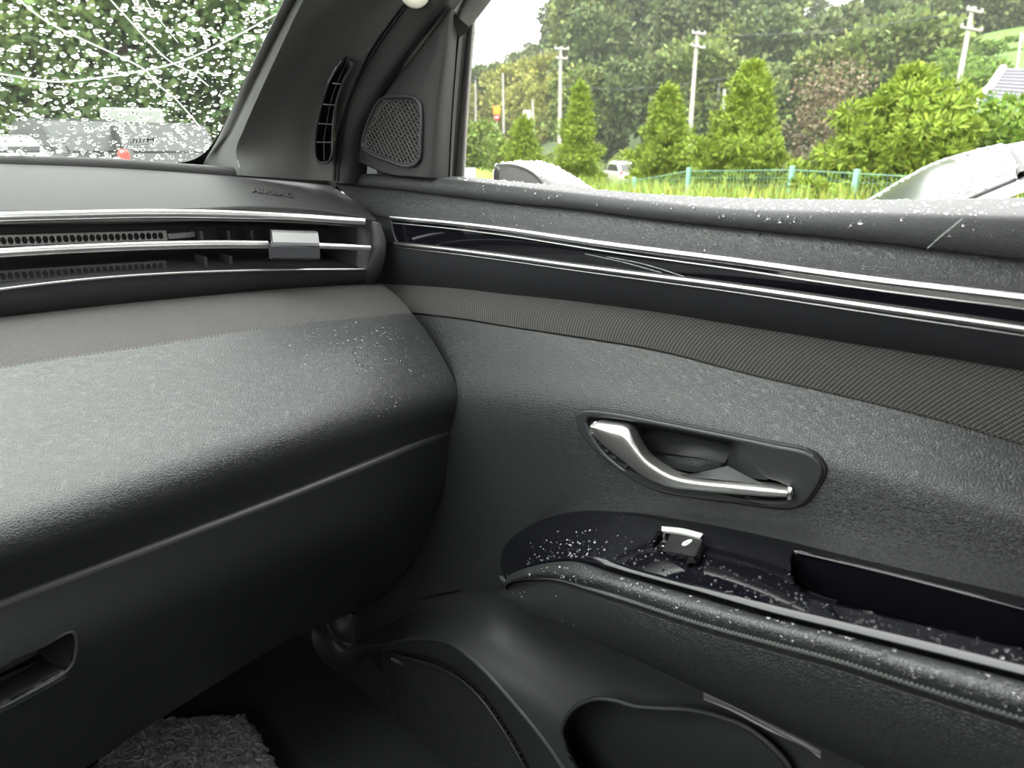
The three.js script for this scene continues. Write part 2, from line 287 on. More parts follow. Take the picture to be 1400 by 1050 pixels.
  mesh('blank_plate', chip(230.5, 266.5, 316.5, 327.5, -.826, .004, .0008), M.frame, vent);
  mesh('blank_plate', chip(234, 266, 365, 367, -.826, .003, .0004), M.frame, vent);
  for (const [x, y0, y1] of [[276, 316, 330], [313, 315, 330], [345, 315, 329], [282, 351, 366], [316, 350, 366], [420, 351, 362]]) mesh('vent_fin', chip(x - .8, x + .8, y0, y1, -.815, .03, 0), M.plastic, vent);
  // the sliding adjuster knob, chrome above and black below
  {
    const A = onZ(368, 333.5, -.765), B = onZ(433, 335, -.748), n = 12;
    mesh('adjuster_knob', sweep([A, A.clone().lerp(B, .33), A.clone().lerp(B, .66), B], [[.016, .0165], [.018, .014], [.018, .001], [.0165, -.0005], [-.006, -.0005], [-.006, .0165]], BACK, n, [1, 1], true), M.navy, vent);
    const a = onZ(371, 333.5, -.7655), b = onZ(433, 334.8, -.748);
    mesh('knob_cap', sweep([a, a.clone().lerp(b, .33), a.clone().lerp(b, .66), b], [[.0185, .0005], [.0178, .004], [.0105, .0145], [.0085, .016], [-.006, .016], [-.006, .0005]].map(([h, w]) => [h, -w]), BACK, n, [1, 1], true), std({ color: lin(.15), metalness: 1, roughness: .5 }), vent, 'satin chrome cap of the adjuster knob');
  }
  // blunt end of the vent by the door
  mesh('vent_cheek', loft([dash(-.85, -.85, [446, 302], [447, 335], [446, 370]), dash(-.772, -.772, [485, 304], [487, 335], [485, 368]), dash(-.757, -.757, [503, 304], [508.5, 335], [502, 369])], { n: 20, m: 5, bulge: .002 }), M.plastic, vent);
  mesh('end_cap', loft([dash(0, 0, [504, 303, -.757], [509, 325, -.752], [508, 345, -.752], [501, 372, -.76], [497, 389, -.775]), dash(0, 0, [519, 306, .503, 'x'], [525, 325, .505, 'x'], [526, 345, .505, 'x'], [521, 370, .505, 'x'], [511, 389, .505, 'x'])], { n: 40, m: 6, bulge: .002, r: .0025, rim: { first: .006, last: .05, start: .004 } }), M.plastic, dashboard);
  mesh('lower_fascia', loft([dl.lip, pushed(dl.weaveTop, -.001, -.002)], { n: 90, m: 6, bulge: .004, rim: { first: .01, end: .03 }, r: .0015 }), M.navy, dashboard);
  mesh('woven_band', loft([dl.weaveTop, dl.weaveLow], { n: 110, m: 8, bulge: .004, r: .0025, rim: { first: .008, last: .008, end: .04 } }), M.fabric, dashboard, 'grey woven fabric band');
  const pad = mesh('padded_front', loft([dl.weaveLow, dl.swell, dl.crest, dl.padLow], { n: 120, m: 12, soft: true, r: .0022, rim: { first: .006, last: .02, end: .05 } }), M.leather, dashboard);
  // glove box
  const recess = dash(-.606, -.606, [-160, 965], [0, 907], [60, 881], [96, 863], [103, 868], [100, 905], [87, 920], [45, 944], [0, 967], [-160, 1031]).map((p) => new THREE.Vector2(p.x, p.y));
  const lid = mesh('glove_box', loft([dl.lidTop, dl.lidMid, dl.lidLow, dl.lidEnd], { n: 240, m: 22, soft: true, r: .0055, rim: { first: .02, last: .03, end: .04 },
    cut: (p) => inside(recess, p.x, p.y) }), M.plastic, dashboard);
  // finger recess with a grained pull
  const rz = -.61;
  const brow = dash(rz, rz, [-160, 965], [0, 907], [60, 881], [96, 862]), sill = dash(rz, rz, [-160, 1030], [0, 966], [45, 943], [88, 919]);
  mesh('latch_recess', [loft([brow, pushed(brow, -.004, -.05), pushed(sill, 0, -.045)], { n: 20, m: 4 }), loft([dash(rz, rz, [96, 862], [104, 868], [101, 905], [88, 921]), pushed(dash(rz, rz, [94, 866], [99, 872], [96, 904], [86, 917]), 0, -.05, -.012)], { n: 16, m: 3 })], M.dark, lid);
  mesh('latch_pull', loft([pushed(sill, -.006, -.042), pushed(sill, .001, -.014), sill, pushed(sill, -.006, .001)], { n: 30, m: 5, soft: true, r: .001, rim: { end: .008 } }), M.leather, lid, 'grained pull of the glove box latch');
  mesh('recess_rim', new THREE.TubeGeometry(curveOf(recess.filter((_, i) => i < 10).map((p) => V(p.x, p.y, -.605)), true), 120, .0016, 8, true), M.plastic, lid);
  // the carrier behind the panels
  const carrier = new THREE.Shape([[-1.04, 1.12], [-.93, 1.0], [-.86, .985], [-.74, .96], [-.66, .89], [-.66, .82], [-.7, .72], [-.78, .66], [-1.04, .66]].map(([z, y]) => new THREE.Vector2(z, y)));
  const cg = new THREE.ExtrudeGeometry(carrier, { depth: 1.33, bevelEnabled: false }); cg.applyMatrix4(new THREE.Matrix4().makeBasis(V(0, 0, 1), V(0, 1, 0), V(-1, 0, 0)).setPosition(.455, 0, 0));
  mesh('carrier', cg, M.dark, dashboard);
  surf.pad = pad.geometry.userData.spot; 
}
// ---------------------------------------------------------------- windscreen
const windscreen = thing('windscreen', 'wet windscreen covered with raindrops above the dashboard, with fine pale cracks', 'windscreen', [0, WS.y, WS.z]);
{
  const rows = [0, .3, .6, .92].map((s) => [screenPoint(-.86, s), screenPoint(-.4, s), screenPoint(0, s), screenPoint(.436, s)]);
  mesh('glass', loft(rows, { n: 12, m: 3 }), M.glass, windscreen);
  const line = (...px) => px.map(([x, y]) => onScreen(x, y).add(V(0, -.0008, .0005)));
  const crackMat = phys({ color: lin(.95), roughness: .6, transmission: .5, thickness: 0 });
  for (const [r, ...px] of [[.0007, [10, -14], [27, 0], [50, 19], [75, 35], [110, 52], [160, 75], [198, 95], [212, 112], [240, 135], [275, 175]], [.0006, [143, -14], [152, 0], [175, 25], [205, 58], [235, 85], [260, 97], [285, 117]], [.0003, [198, -4], [207, 12], [243, 57]], [.0006, [-20, 96], [0, 100], [50, 108], [80, 111], [140, 105], [200, 95], [250, 82], [310, 55], [378, 18]]])
    mesh('crack', tube(line(...px), r, 80, 6), crackMat, windscreen);
  // black print in the lower corner, read mirrored from the cabin, and the black border
  const c = document.createElement('canvas'); c.width = 512; c.height = 256; const k = c.getContext('2d');
  k.clearRect(0, 0, 512, 256); k.fillStyle = '#000'; k.save(); k.translate(512, 0); k.scale(-1, 1);
  k.font = 'bold 74px serif'; k.fillText('LITE', 262, 78); k.save(); k.translate(190, 50); k.transform(1, 0, -.35, 1, 0, 0); k.fillRect(-44, -34, 16, 66); k.fillRect(30, -34, 16, 66); k.fillRect(-40, -8, 80, 15); k.restore();
  k.font = '30px sans-serif'; k.fillText('43R-001582  AS1', 140, 126); k.fillText('DOT 287  M1', 180, 166); k.fillText('LAMINATED', 190, 206); k.restore();
  const t = new THREE.CanvasTexture(c); t.colorSpace = THREE.SRGBColorSpace;
  const decal = loft([[onScreen(172, 187), onScreen(190, 187), onScreen(226, 187)], [onScreen(172, 212), onScreen(190, 212), onScreen(226, 212)]], { n: 6, m: 2 });
  { const u = decal.attributes.uv, p = decal.attributes.position, a = onScreen(172, 187), b = onScreen(226, 187), d = onScreen(172, 212), ux = b.clone().sub(a), uy = d.clone().sub(a); for (let i = 0; i < u.count; i++) { const q = V(p.getX(i), p.getY(i), p.getZ(i)).sub(a); u.setXY(i, q.dot(ux) / ux.lengthSq(), 1 - q.dot(uy) / uy.lengthSq()); } decal.translate(0, -.0012, .0008); }
  mesh('maker_print', decal, std({ color: 0x000000, map: t, alphaMap: null, transparent: true, roughness: .7 }), windscreen, 'small black mirrored print in the lower corner');
  const inner = [onScreen(150, 220), onScreen(240, 221.5), onScreen(262, 218), onScreen(281, 206), onScreen(296, 186), onScreen(343, 96), onScreen(392, -6), onScreen(415, -56)], outer = [onScreen(150, 232), onScreen(250, 236), onScreen(300, 236), onScreen(322, 220), onScreen(335, 190), onScreen(370, 100), onScreen(410, 6), onScreen(430, -46)];
  mesh('black_border', loft([inner, outer].map((l) => pushed(l, -.001, .0006)), { n: 50, m: 2 }), M.dark, windscreen);
}
// ---------------------------------------------------------------- windscreen pillar trim with its side vent
const pillar = thing('pillar_trim', 'dark grained windscreen pillar trim with a curved slot vent', 'pillar trim', [.46, 1.14, -.9]);
{
  const edge = [[270, 240], [279, 221], [298, 189], [334, 112], [364, 52], [390, 0], [420, -64]].map(([x, y]) => EYE.clone().lerp(onScreen(x, y), .985));
  const lip = door(.401, [300, 238], [298, 210], [316, 180], [350, 108], [378, 50], [404, 0], [434, -64]);
  const fold = door(.4, [330, 240], [323, 207], [333, 178], [362, 112], [388, 56], [414, 0], [444, -64]);
  const mid = door(.45, [392, 244], [394, 190], [412, 112], [441, 50], [472, 0], [508, -60]);
  const nearVent = door(.48, [428, 246], [428, 200], [440, 135], [470, 75], [514, 0], [556, -60]);
  const right = door(.497, [454, 247], [456, 200], [472, 138], [503, 72], [555, 0], [600, -56]);
  const slot = [[432, 216], [431, 190], [438, 150], [452, 108], [473, 80], [483, 86], [470, 112], [459, 145], [455, 185], [454, 212], [449, 221], [437, 222]].map(([x, y]) => new THREE.Vector2(x, y));
  const toPx = (p) => { const q = p.clone().sub(EYE), w = q.dot(AHEAD); return [700 + q.dot(SIDE) / w * F_PX, 525 - q.dot(UPV) / w * F_PX]; };
  mesh('flange', loft([edge, lip, fold], { n: 60, m: 6, bulge: [.002, .001], rim: { first: .01 }, r: .002 }), M.trim, pillar);
  const slot3 = curveOf(door(.4845, ...slot.map((p) => [p.x, p.y])), true).getSpacedPoints(60), slotPoly = slot3.map((p) => new THREE.Vector2(p.z, p.y));
  mesh('pillar_face', loft([pushed(fold, 0, 0, .0005), mid, nearVent, right], { n: 150, m: 24, soft: true, r: .003, rim: { last: .03 }, cut: (p) => p.x > .474 && inside(slotPoly, p.z + (p.x - .4845) * 1.3, p.y) }), M.trim, pillar);
  const vent = new THREE.Group(); vent.name = numbered('side_vent'); pillar.add(vent);
  mesh('vent_rim', new THREE.TubeGeometry(curveOf(door(.4825, ...slot.map((p) => [p.x, p.y])), true), 90, .0019, 8, true), M.plastic, vent);
  mesh('vent_well', loft([door(.484, [431, 222], [430, 190], [437, 150], [451, 107], [473, 79]), door(.52, [436, 224], [436, 190], [442, 150], [455, 110], [474, 80]), door(.52, [450, 222], [451, 185], [456, 145], [468, 112], [482, 86]), door(.484, [455, 222], [456, 185], [460, 145], [471, 112], [484, 85])], { n: 40, m: 3 }), M.dark, vent);
  for (const [x0, y0, x1, y1] of [[433, 194.5, 455, 194.5], [434, 169, 457, 170], [441, 142.5, 461, 144], [455, 114, 471, 116]]) mesh('vent_bar', tube(door(.486, [x0, y0], [(x0 + x1) / 2, (y0 + y1) / 2], [x1, y1]), .0008, 8, 6), M.frame, vent);
  mesh('vent_rib', tube(door(.489, [443.5, 220], [443, 194], [446.5, 170], [451.5, 143], [461, 114], [475, 84]), .0009, 30, 6), M.plastic, vent);
  { const b = onX(567, -13, .49), d = EYE.clone().sub(b).normalize(), g = new THREE.LatheGeometry([[0, .004], [.01, .0038], [.0148, .0025], [.0165, 0], [.0165, -.006]].map(([x, y]) => new THREE.Vector2(x, y)), 32); g.applyQuaternion(new THREE.Quaternion().setFromUnitVectors(V(0, 1, 0), d)); g.translate(b.x, b.y, b.z);
    mesh('trim_button', g, std({ color: lin(.6, .57, .48), roughness: .5 }), pillar, 'round cream button at the top of the pillar'); }
}
tag(mesh('spider_thread', [tube(door(.478, [474, 84], [478, 79], [490, 74], [506, 67]), .00022, 14, 5), tube(door(.478, [476, 79], [484, 80], [497, 83.5]), .00022, 12, 5)], M.satin), 'fine pale spider thread over the top of the curved pillar vent', 'cobweb');
tag(mesh('spider_thread', tube(door(.509, [1316, 299], [1300, 312], [1284, 325], [1268, 340]), .00022, 10, 5), M.satin), 'pale spider thread slanting from the door sill over the upper panel', 'cobweb');
tag(mesh('spider_thread', [tube(door(.5165, [800, 347], [850, 358], [905, 373]), .00016, 10, 5), tube(door(.5165, [830, 351], [880, 361], [935, 378]), .00016, 10, 5)], M.satin), 'two faint spider threads across the gloss black door inlay', 'cobweb');
// body flange and weatherstrip between pillar trim and door
const seal = thing('door_seal', 'dark rubber weatherstrip between pillar trim and door corner', 'weatherstrip', [.5, 1.14, -.85]);
{
  const a = door(.505, [456, 250], [458, 200], [474, 138], [505, 72], [557, 0], [604, -58]), b = door(.503, [466, 250], [470, 190], [490, 125], [524, 66], [578, 0], [622, -50]), c = door(.512, [478, 250], [484, 190], [512, 132], [553, 74], [600, 12], [640, -46]), d = door(.54, [500, 250], [508, 190], [536, 132], [574, 74], [622, 12], [660, -46]);
  mesh('sealing_lip', loft([pushed(a, 0, 0, .01), a, b, c, d], { n: 70, m: 6, soft: true }), M.rubber, seal);
  mesh('seam_bead', tube(pushed(door(.5, [461, 247], [463.5, 200], [472, 150], [486, 112], [509, 72], [560, 0], [604, -54]), 0, 0, .001), .0014, 60, 6), M.dark, seal);
}

// ---------------------------------------------------------------- passenger door
const carDoor = thing('car_door', 'open-windowed black passenger door with chrome strips, woven band, handle and padded armrest', 'car door', [.55, .4, -.4]);
const L = {
  capTop: door(.6, [440, 234.5], [520, 237], [600, 240.5], [700, 248.5], [800, 258], [900, 266], [1000, 270.5], [1200, 273], [1400, 270], [1700, 262]),
  capEdge: door(.532, [446, 236], [520, 239.5], [600, 244], [700, 254], [800, 265], [900, 276], [1000, 285], [1200, 291], [1400, 296], [1700, 302]),
  capLow: door(.528, [452, 252], [535, 258], [620, 268], [700, 277.5], [780, 285], [900, 300], [1000, 310.5], [1200, 331], [1400, 355], [1700, 392]),
  padTop: door(.535, [456, 249], [535, 256], [620, 266], [700, 275], [780, 283], [900, 298], [1000, 309], [1200, 329], [1400, 353], [1700, 390]),
  padLow: door(.525, [500, 290], [520, 295], [620, 301], [700, 310], [820, 327.5], [1000, 350.5], [1200, 378.5], [1400, 402], [1700, 440]),
  stripA: door(.522, [536, 297.5], [620, 305], [700, 314.5], [820, 332.5], [1000, 356], [1200, 383.5], [1400, 407], [1700, 445]),
  stripB: door(.522, [541, 333], [620, 341.5], [700, 351.5], [780, 362.5], [900, 378], [1000, 391], [1200, 420], [1400, 448.5], [1700, 494]),
  bandTop: door(.522, [526, 332], [541, 335.5], [620, 345], [700, 355], [780, 366], [900, 381.5], [1000, 394.5], [1200, 424], [1400, 453], [1700, 499]),
  weaveTop: door(.548, [505, 386.5], [620, 394], [700, 403], [760, 409], [900, 427], [1000, 443.5], [1150, 467.5], [1300, 491], [1400, 508], [1700, 562]),
  weaveLow: door(.53, [540, 424], [565, 427], [620, 433], [700, 446], [800, 461], [900, 478], [1020, 509], [1150, 539], [1290, 574], [1400, 606], [1700, 690]),
  mainTop: door(.531, [544, 428], [566, 430.5], [620, 436.5], [700, 449], [800, 464.5], [900, 481.5], [1020, 512], [1150, 542.5], [1290, 577.5], [1400, 610], [1700, 695]),
  mainA: door(.517, [570, 490], [640, 492], [720, 500], [800, 510], [900, 527], [1020, 556], [1150, 590], [1290, 625], [1400, 654], [1700, 735]),
  mainB: door(.502, [590, 560], [650, 556], [720, 556], [790, 562], [900, 580], [1020, 606], [1150, 638], [1290, 672], [1400, 700], [1700, 780]),
  mainC: door(.5, [560, 700], [640, 660], [720, 650], [800, 656], [900, 680], [1020, 700], [1150, 722], [1290, 752], [1400, 778], [1700, 850]),
  mainLow: door(.502, [490, 834], [560, 819], [620, 808], [690, 796], [688, 750], [716, 724], [760, 706], [850, 702], [950, 716], [1050, 736], [1150, 760], [1290, 793], [1400, 819], [1700, 890]),
};
{
  mesh('sill_cap', loft([pushed(L.capTop, -.03, .0, .02), L.capTop, L.capEdge, L.capLow, pushed(L.capLow, -.004, 0, .02)], { n: 120, m: 8, bulge: [0, .002, .0035, 0], r: .003, rim: { start: .03 } }), M.wetTop, carDoor); 
  surf.cap = loft([L.capTop, L.capEdge, L.capLow], { n: 120, m: 8, bulge: [.002, .0035] }).userData.spot;
  const pad = mesh('upper_panel', loft([L.padTop, L.padLow], { n: 120, m: 10, bulge: .003, r: .002, rim: { first: .01, last: .012, start: .05 } }), M.leather, carDoor); surf.upper = pad.geometry.userData.spot;
  mesh('surround', loft([pushed(L.padLow, 0, 0, .003), pushed(L.bandTop, 0, 0, .006)], { n: 100, m: 3, rim: { start: .04 } }), M.navy, carDoor);
  // gloss black inlay between two chrome strips
  const inlayTop = pushed(L.stripA, -.003, 0, .0005), inlayLow = pushed(L.stripB, .002, 0, .0005);
  mesh('gloss_inlay', loft([inlayTop, inlayLow], { n: 90, m: 6, bulge: .0006, r: .001 }), M.gloss, carDoor, 'gloss black inlay between two chrome strips');
  const shiny = std({ color: lin(.66), metalness: 1, roughness: .27 });
  mesh('chrome_strip', sweep(L.stripA, roundBar(.004, .0031), INTO, 110), shiny, carDoor);
  mesh('chrome_strip', sweep(L.stripB, roundBar(.0036, .0023), INTO, 110), M.satin, carDoor);
  mesh('thin_edge', [sweep(pushed(L.stripA, -.0066, 0, -.0005), roundBar(.0015, .0006), INTO, 110), sweep(pushed(L.stripB, -.0047, 0, .0005), roundBar(.0015, .0005), INTO, 110)], M.satin, carDoor);
  mesh('inlay_end', sweep(door(.5225, [536, 298], [537, 312], [541, 326], [545, 334]), roundBar(.002, .0018), INTO, 20), M.plastic, carDoor);
  mesh('lower_fascia', loft([L.bandTop, L.weaveTop], { n: 100, m: 6, bulge: .003, r: .0015, rim: { start: .05 } }), M.navy, carDoor);
  mesh('woven_band', loft([L.weaveTop, L.weaveLow], { n: 130, m: 8, bulge: .004, r: .0022, rim: { first: .006, last: .01, start: .05 } }), M.fabric, carDoor, 'grey woven fabric band');
}
// ---- handle
const bezelLine = outline(door(.4985, [787, 572], [790, 564.5], [799, 560.5], [815, 560.5], [850, 565.5], [900, 575], [980, 591], [1060, 607.5], [1104, 617], [1121, 628], [1127, 644], [1121, 661], [1106, 683], [1093, 692.5], [1076, 695], [1000, 686.5], [930, 676.5], [892, 668], [870, 657], [845, 641], [815, 616], [796, 594]));
const cupLine = outline(door(.4985, [803, 577], [806, 571], [815, 570.5], [850, 574], [920, 586], [980, 598], [1005, 603], [1022, 611], [1031, 630], [1044, 650], [1074, 662], [1084, 671], [1079, 681], [1068, 683.5], [1030, 682], [970, 677], [915, 669], [882, 658], [852, 639], [823, 613]));
{
  const bezelSmall = shrink(bezelLine, .88);
  // console hole is covered by the console itself; the handle hole by its bezel
  const main = mesh('main_panel', loft([L.mainTop, L.mainA, L.mainB, L.mainC, L.mainLow], { n: 170, m: 14, soft: true, r: .002, rim: { first: .01, start: .05 }, cut: (p) => inside(bezelSmall, p.z, p.y) }), M.leather, carDoor); surf.main = main.geometry.userData.spot;
  const handle = new THREE.Group(); handle.name = numbered('door_handle'); carDoor.add(handle); handle.userData.label = 'satin silver pull lever in a black recess';
  mesh('bezel', plate(bezelLine, .5045, .0085, .0025, [cupLine.slice().reverse()]), M.plastic, handle);
  mesh('bezel_seam', new THREE.TubeGeometry(curveOf(bezelLine.filter((_, i) => i % 3 === 0).map((p) => V(.5, p.y, p.x)), true), 140, .0018, 6, true), M.dark, handle);
  // cup: walls from the opening outwards, then the floor, and the ramp at its rear
  const ring = (poly, X) => poly.map((p) => V(X, p.y, p.x)), deep = shrink(cupLine, .86);
  const walls = loft([ring(cupLine, .498), ring(cupLine, .503), ring(deep, .528), ring(shrink(cupLine, .8), .533)].map((r) => r.concat([r[0].clone()])), { n: 110, m: 4 });
  mesh('cup', [walls, plate(shrink(cupLine, .82), .536, .003, 0)], M.plastic, handle);
  mesh('cup_floor', loft([door(.505, [872, 614], [900, 632], [945, 645], [982, 640]), door(.524, [896, 622], [925, 624], [960, 628], [985, 632])], { n: 30, m: 6, bulge: -.003 }), M.leather, handle);
  mesh('cup_back', loft([door(.52, [868, 584], [910, 590], [960, 600], [1004, 609]), door(.53, [880, 612], [915, 620], [955, 626], [990, 634])], { n: 30, m: 6, bulge: -.006 }), M.plastic, handle);
  mesh('ramp', loft([door(.53, [1000, 603], [997, 622], [992, 642]), door(.51, [1007, 605], [1008, 628], [1012, 652]), door(.4985, [1024, 609], [1034, 632], [1050, 656])], { n: 24, m: 6, soft: true }), M.plastic, handle);
  mesh('lever_root', loft([door(.5, [918, 650], [950, 647], [995, 637]), door(.4935, [922, 651], [985, 656], [1046, 663])], { n: 20, m: 5, bulge: .001 }), M.plastic, handle);
  // lever: a broad paddle that sweeps into a slim arm
  const up = [[808, 583], [812, 578], [832, 579.5], [852, 583], [860, 588], [868, 603], [880, 622], [898, 637], [920, 649], [950, 655.5], [1000, 660.5], [1050, 665.5], [1074, 669]], lo = [[808, 584], [812, 594], [826, 609], [842, 622], [856, 633], [868, 643], [882, 652.5], [900, 661], [920, 667.5], [952, 671], [1000, 675.5], [1050, 679], [1075, 679.5]], rg = [[808, 583.5], [814, 585], [834, 592], [852, 598], [860, 606], [870, 618], [884, 633], [902, 646], [924, 656], [952, 661.5], [1000, 666.5], [1050, 671.5], [1075, 673.5]];
  mesh('lever', loft([pushed(door(.495, ...up), 0, 0, .01), door(.4905, ...up), door(.4845, ...rg), door(.489, ...lo), pushed(door(.495, ...lo), 0, 0, .008)], { n: 90, m: 6, bulge: [0, .0008, .0012, 0], r: .002, rim: { start: .006, end: .006 } }), std({ color: lin(.7, .7, .68), metalness: 1, roughness: .42 }), handle, 'satin silver door lever');
}
// ---- armrest with gloss console
const C3 = {
  outer: door(.502, [691, 797, .49], [684, 772, .497], [690, 746], [718, 721], [760, 703.5], [800, 697.5], [850, 699.5], [950, 713.5], [1050, 733.5], [1150, 757.5], [1290, 790.5], [1400, 816], [1700, 888]),
  inner: door(.404, [692, 796, .48], [697, 788, .469], [706, 780, .454], [730, 771, .435], [770, 764, .418], [800, 765.5, .408], [850, 781], [950, 808.5], [1050, 837], [1150, 861], [1280, 893], [1400, 923], [1700, 1000]),
  stitch: door(.386, [691.5, 797.5, .477], [710, 794.5, .45], [730, 792.5, .432], [766, 795, .41], [800, 805.5, .396], [850, 821], [950, 854], [1050, 882], [1150, 909], [1240, 938], [1300, 957], [1400, 989], [1700, 1090]),
  low: door(.43, [692, 799, .486], [701, 814, .473], [730, 836, .455], [790, 864, .44], [880, 903], [970, 946], [1050, 985], [1180, 1045], [1400, 1150], [1700, 1300]),
};
{
  const rest = new THREE.Group(); rest.name = numbered('armrest'); rest.userData.label = 'padded stitched armrest with gloss black console'; carDoor.add(rest);
  const wellPx = [[1086, 757], [1120, 764.5], [1200, 783], [1290, 806], [1400, 835], [1600, 888], [1600, 945], [1400, 890], [1290, 862], [1200, 838], [1130, 819], [1095, 806], [1083, 792], [1080, 775]];
  const wellTop = wellPx.map(([x, y]) => { const t = clamp((y - lerp(757, 888, (x - 1086) / 514)) / 60); return onX(x, y, lerp(.487, .425, t)); });
  const wellPoly = curveOf(wellTop, true).getSpacedPoints(120).map((p) => new THREE.Vector2(p.z, p.x));
  const q = (x, y, X, dy = 0) => onX(x, y, lerp(.487, .436, (y - 724) / 40) - .004).add(V(0, dy, 0));
  const pitLine = curveOf([[890, 744], [897, 735], [906, 728], [930, 731], [958, 736.5], [955, 750], [949, 763], [930, 760], [912, 757], [895, 752]].map(([x, y]) => q(x, y, 0)), true).getSpacedPoints(60), pitPoly = pitLine.map((p) => new THREE.Vector2(p.z, p.x));
  const top = mesh('gloss_console', loft([pushed(C3.outer, -.004, 0, .004), C3.outer, C3.inner, pushed(C3.inner, -.006, 0, -.001)], { n: 320, m: 18, bulge: [0, .0006, 0], cut: (p) => inside(wellPoly, p.z, p.x) || inside(pitPoly, p.z, p.x) }), M.gloss, rest, 'gloss black switch console'); surf.console = loft([C3.outer, C3.inner], { n: 200, m: 10, bulge: .0006 }).userData.spot;
  surf.well = wellPoly;
  // finger well of the pull
  const ringAt = (k, dy) => { const pts = curveOf(wellTop, true).getSpacedPoints(100), c = pts.reduce((s, p) => s.add(p), V(0, 0, 0)).multiplyScalar(1 / pts.length); return pts.map((p) => V(lerp(c.x, p.x, k), p.y + dy, lerp(c.z, p.z, lerp(1, k, .3)))); };
  mesh('pull_well', [loft([ringAt(1.03, .0022), ringAt(.99, .001), ringAt(.95, -.006), ringAt(.8, -.05)], { n: 140, m: 4, soft: true }), loft([ringAt(.8, -.05).slice(0, 42), ringAt(.8, -.05).slice(58).reverse()], { n: 30, m: 4 })], M.gloss, rest);
  mesh('well_rim', tube(pushed(door(.486, [1090, 757], [1120, 764], [1200, 783], [1290, 806], [1400, 835], [1600, 888]), .001, 0, 0), .0013, 60, 8), M.gloss, rest);
  // gloss bevel along the console edge, tilted towards the cabin
  const bevelTop = [[797, 761], [815, 763.5], [850, 773], [950, 801], [1050, 828], [1146, 851], [1280, 883], [1400, 913], [1700, 988]], bevelLow = [[803, 765.5], [820, 771], [850, 780.5], [950, 808], [1050, 836.5], [1146, 860], [1280, 893], [1400, 923], [1700, 1000]], TILT = .42;
  const drop = ([x, y]) => { const d = ray(x, y); return -d.y / d.x; };
  const lineTop = bevelTop.map((p) => onX(...p, .4035)), lineLow = bevelLow.map((p, i) => onX(...p, .4035 * (drop(bevelTop[i]) + TILT) / (drop(p) + TILT)));
  mesh('console_bevel', loft([pushed(lineTop, .0012, 0, 0), pushed(lineLow, .0012, 0, 0)], { n: 120, m: 4, bulge: .0002, r: .0011, rim: { first: .002, last: .003, start: .003 } }), M.gloss, rest);
  // padding: roll above the seam, bolster below it
  const roll = mesh('armrest_roll', loft([pushed(C3.inner, -.012, 0, .004), pushed(C3.inner, -.0008, 0, -.005), pushed(C3.stitch, .002, 0, 0), pushed(C3.stitch, -.003, 0, .004)], { n: 130, m: 10, bulge: [0, .009, 0], r: .002 }), M.leather, rest); surf.roll = loft([pushed(C3.inner, -.0008, 0, -.005), pushed(C3.stitch, .002, 0, 0)], { n: 130, m: 10, bulge: .009 }).userData.spot;
  const low = C3.low, tuck = pushed(low, -.012, 0, .03);
  mesh('armrest_bolster', loft([pushed(C3.stitch, -.002, 0, .004), pushed(C3.stitch, -.0045, 0, -.001), low, tuck], { n: 130, m: 12, bulge: [0, .014, 0], r: .002 }), M.leather, rest);
  surf.bolster = loft([pushed(C3.stitch, -.004, 0, -.001), low], { n: 130, m: 10, bulge: .014 }).userData.spot;
  // the row of stitches
  const sc = curveOf(pushed(C3.stitch, .0032, 0, -.0015)), n = 230, list = [];
  for (let i = 0; i < n; i++) { const a = sc.getPointAt((i + .12) / n), b = sc.getPointAt((i + .9) / n), d = b.clone().sub(a), g = new THREE.CapsuleGeometry(.0014, d.length() * .75, 3, 6); g.applyQuaternion(new THREE.Quaternion().setFromUnitVectors(V(0, 1, 0), d.clone().add(V(0, -.0016, 0)).normalize())); const m = a.add(b).multiplyScalar(.5); g.translate(m.x, m.y, m.z); list.push(g); }
  const st = mesh('stitching', list, M.thread, rest, 'grey double seam stitching'); st.userData.kind = 'stuff';
  mesh('piping', tube(pushed(C3.stitch, -.0035, 0, .0005), .0016, 130, 8), M.leather, rest);
  mesh('front_piping', tube(pushed(low.slice(0, 5), .001, 0, -.001), .0012, 40, 8), M.plastic, rest);
  // window switch
  const sw = new THREE.Group(); sw.name = numbered('window_switch'); carDoor.add(sw); sw.userData.label = 'window switch with a white pictogram';
  { const mid = pitLine.slice(0, 60).reduce((t, p) => t.add(p), V(0, 0, 0)).multiplyScalar(1 / 60), ring = (f, dy) => pitLine.map((p) => mid.clone().lerp(p, f).add(V(0, dy, 0)));
    mesh('finger_recess', loft([ring(1.1, .0026), ring(1.02, .0026), ring(.96, 0), ring(.86, -.008), ring(.02, -.01)], { n: 70, m: 4 }), M.gloss, sw); }
  const A = q(914, 756, .458), B = q(948, 763, .458), Cc = q(960, 738, .474), D = q(922, 731, .474);
  const key = mesh('switch_key', loft([[q(905, 753.5, .4585, .001), q(914, 756, .458, .0025), B.clone().add(V(0, .0025, 0))], [q(912, 742, .466, .001), q(921, 743, .466, .003), q(955, 751, .466, .003)], [q(917, 731, .474, .001), D.clone().add(V(0, .001, 0)), Cc.clone().add(V(0, .001, 0))]], { n: 24, m: 6, soft: true, r: .001, rim: { first: .006, last: .004, end: .006, start: .003 } }), std({ color: lin(.01), roughness: .45 }), sw);
  mesh('switch_bar', loft([[q(904, 726, .4775, .005), q(932, 730.5, .4775, .006), q(960, 736.5, .4775, .005)], [q(904, 730, .4745, .004), q(932, 735, .4745, .005), q(957, 740, .4745, .004)]], { n: 20, m: 3, r: .0006, rim: { first: .002, last: .002 } }), std({ color: lin(.7, .72, .68), metalness: .6, roughness: .5 }), sw);
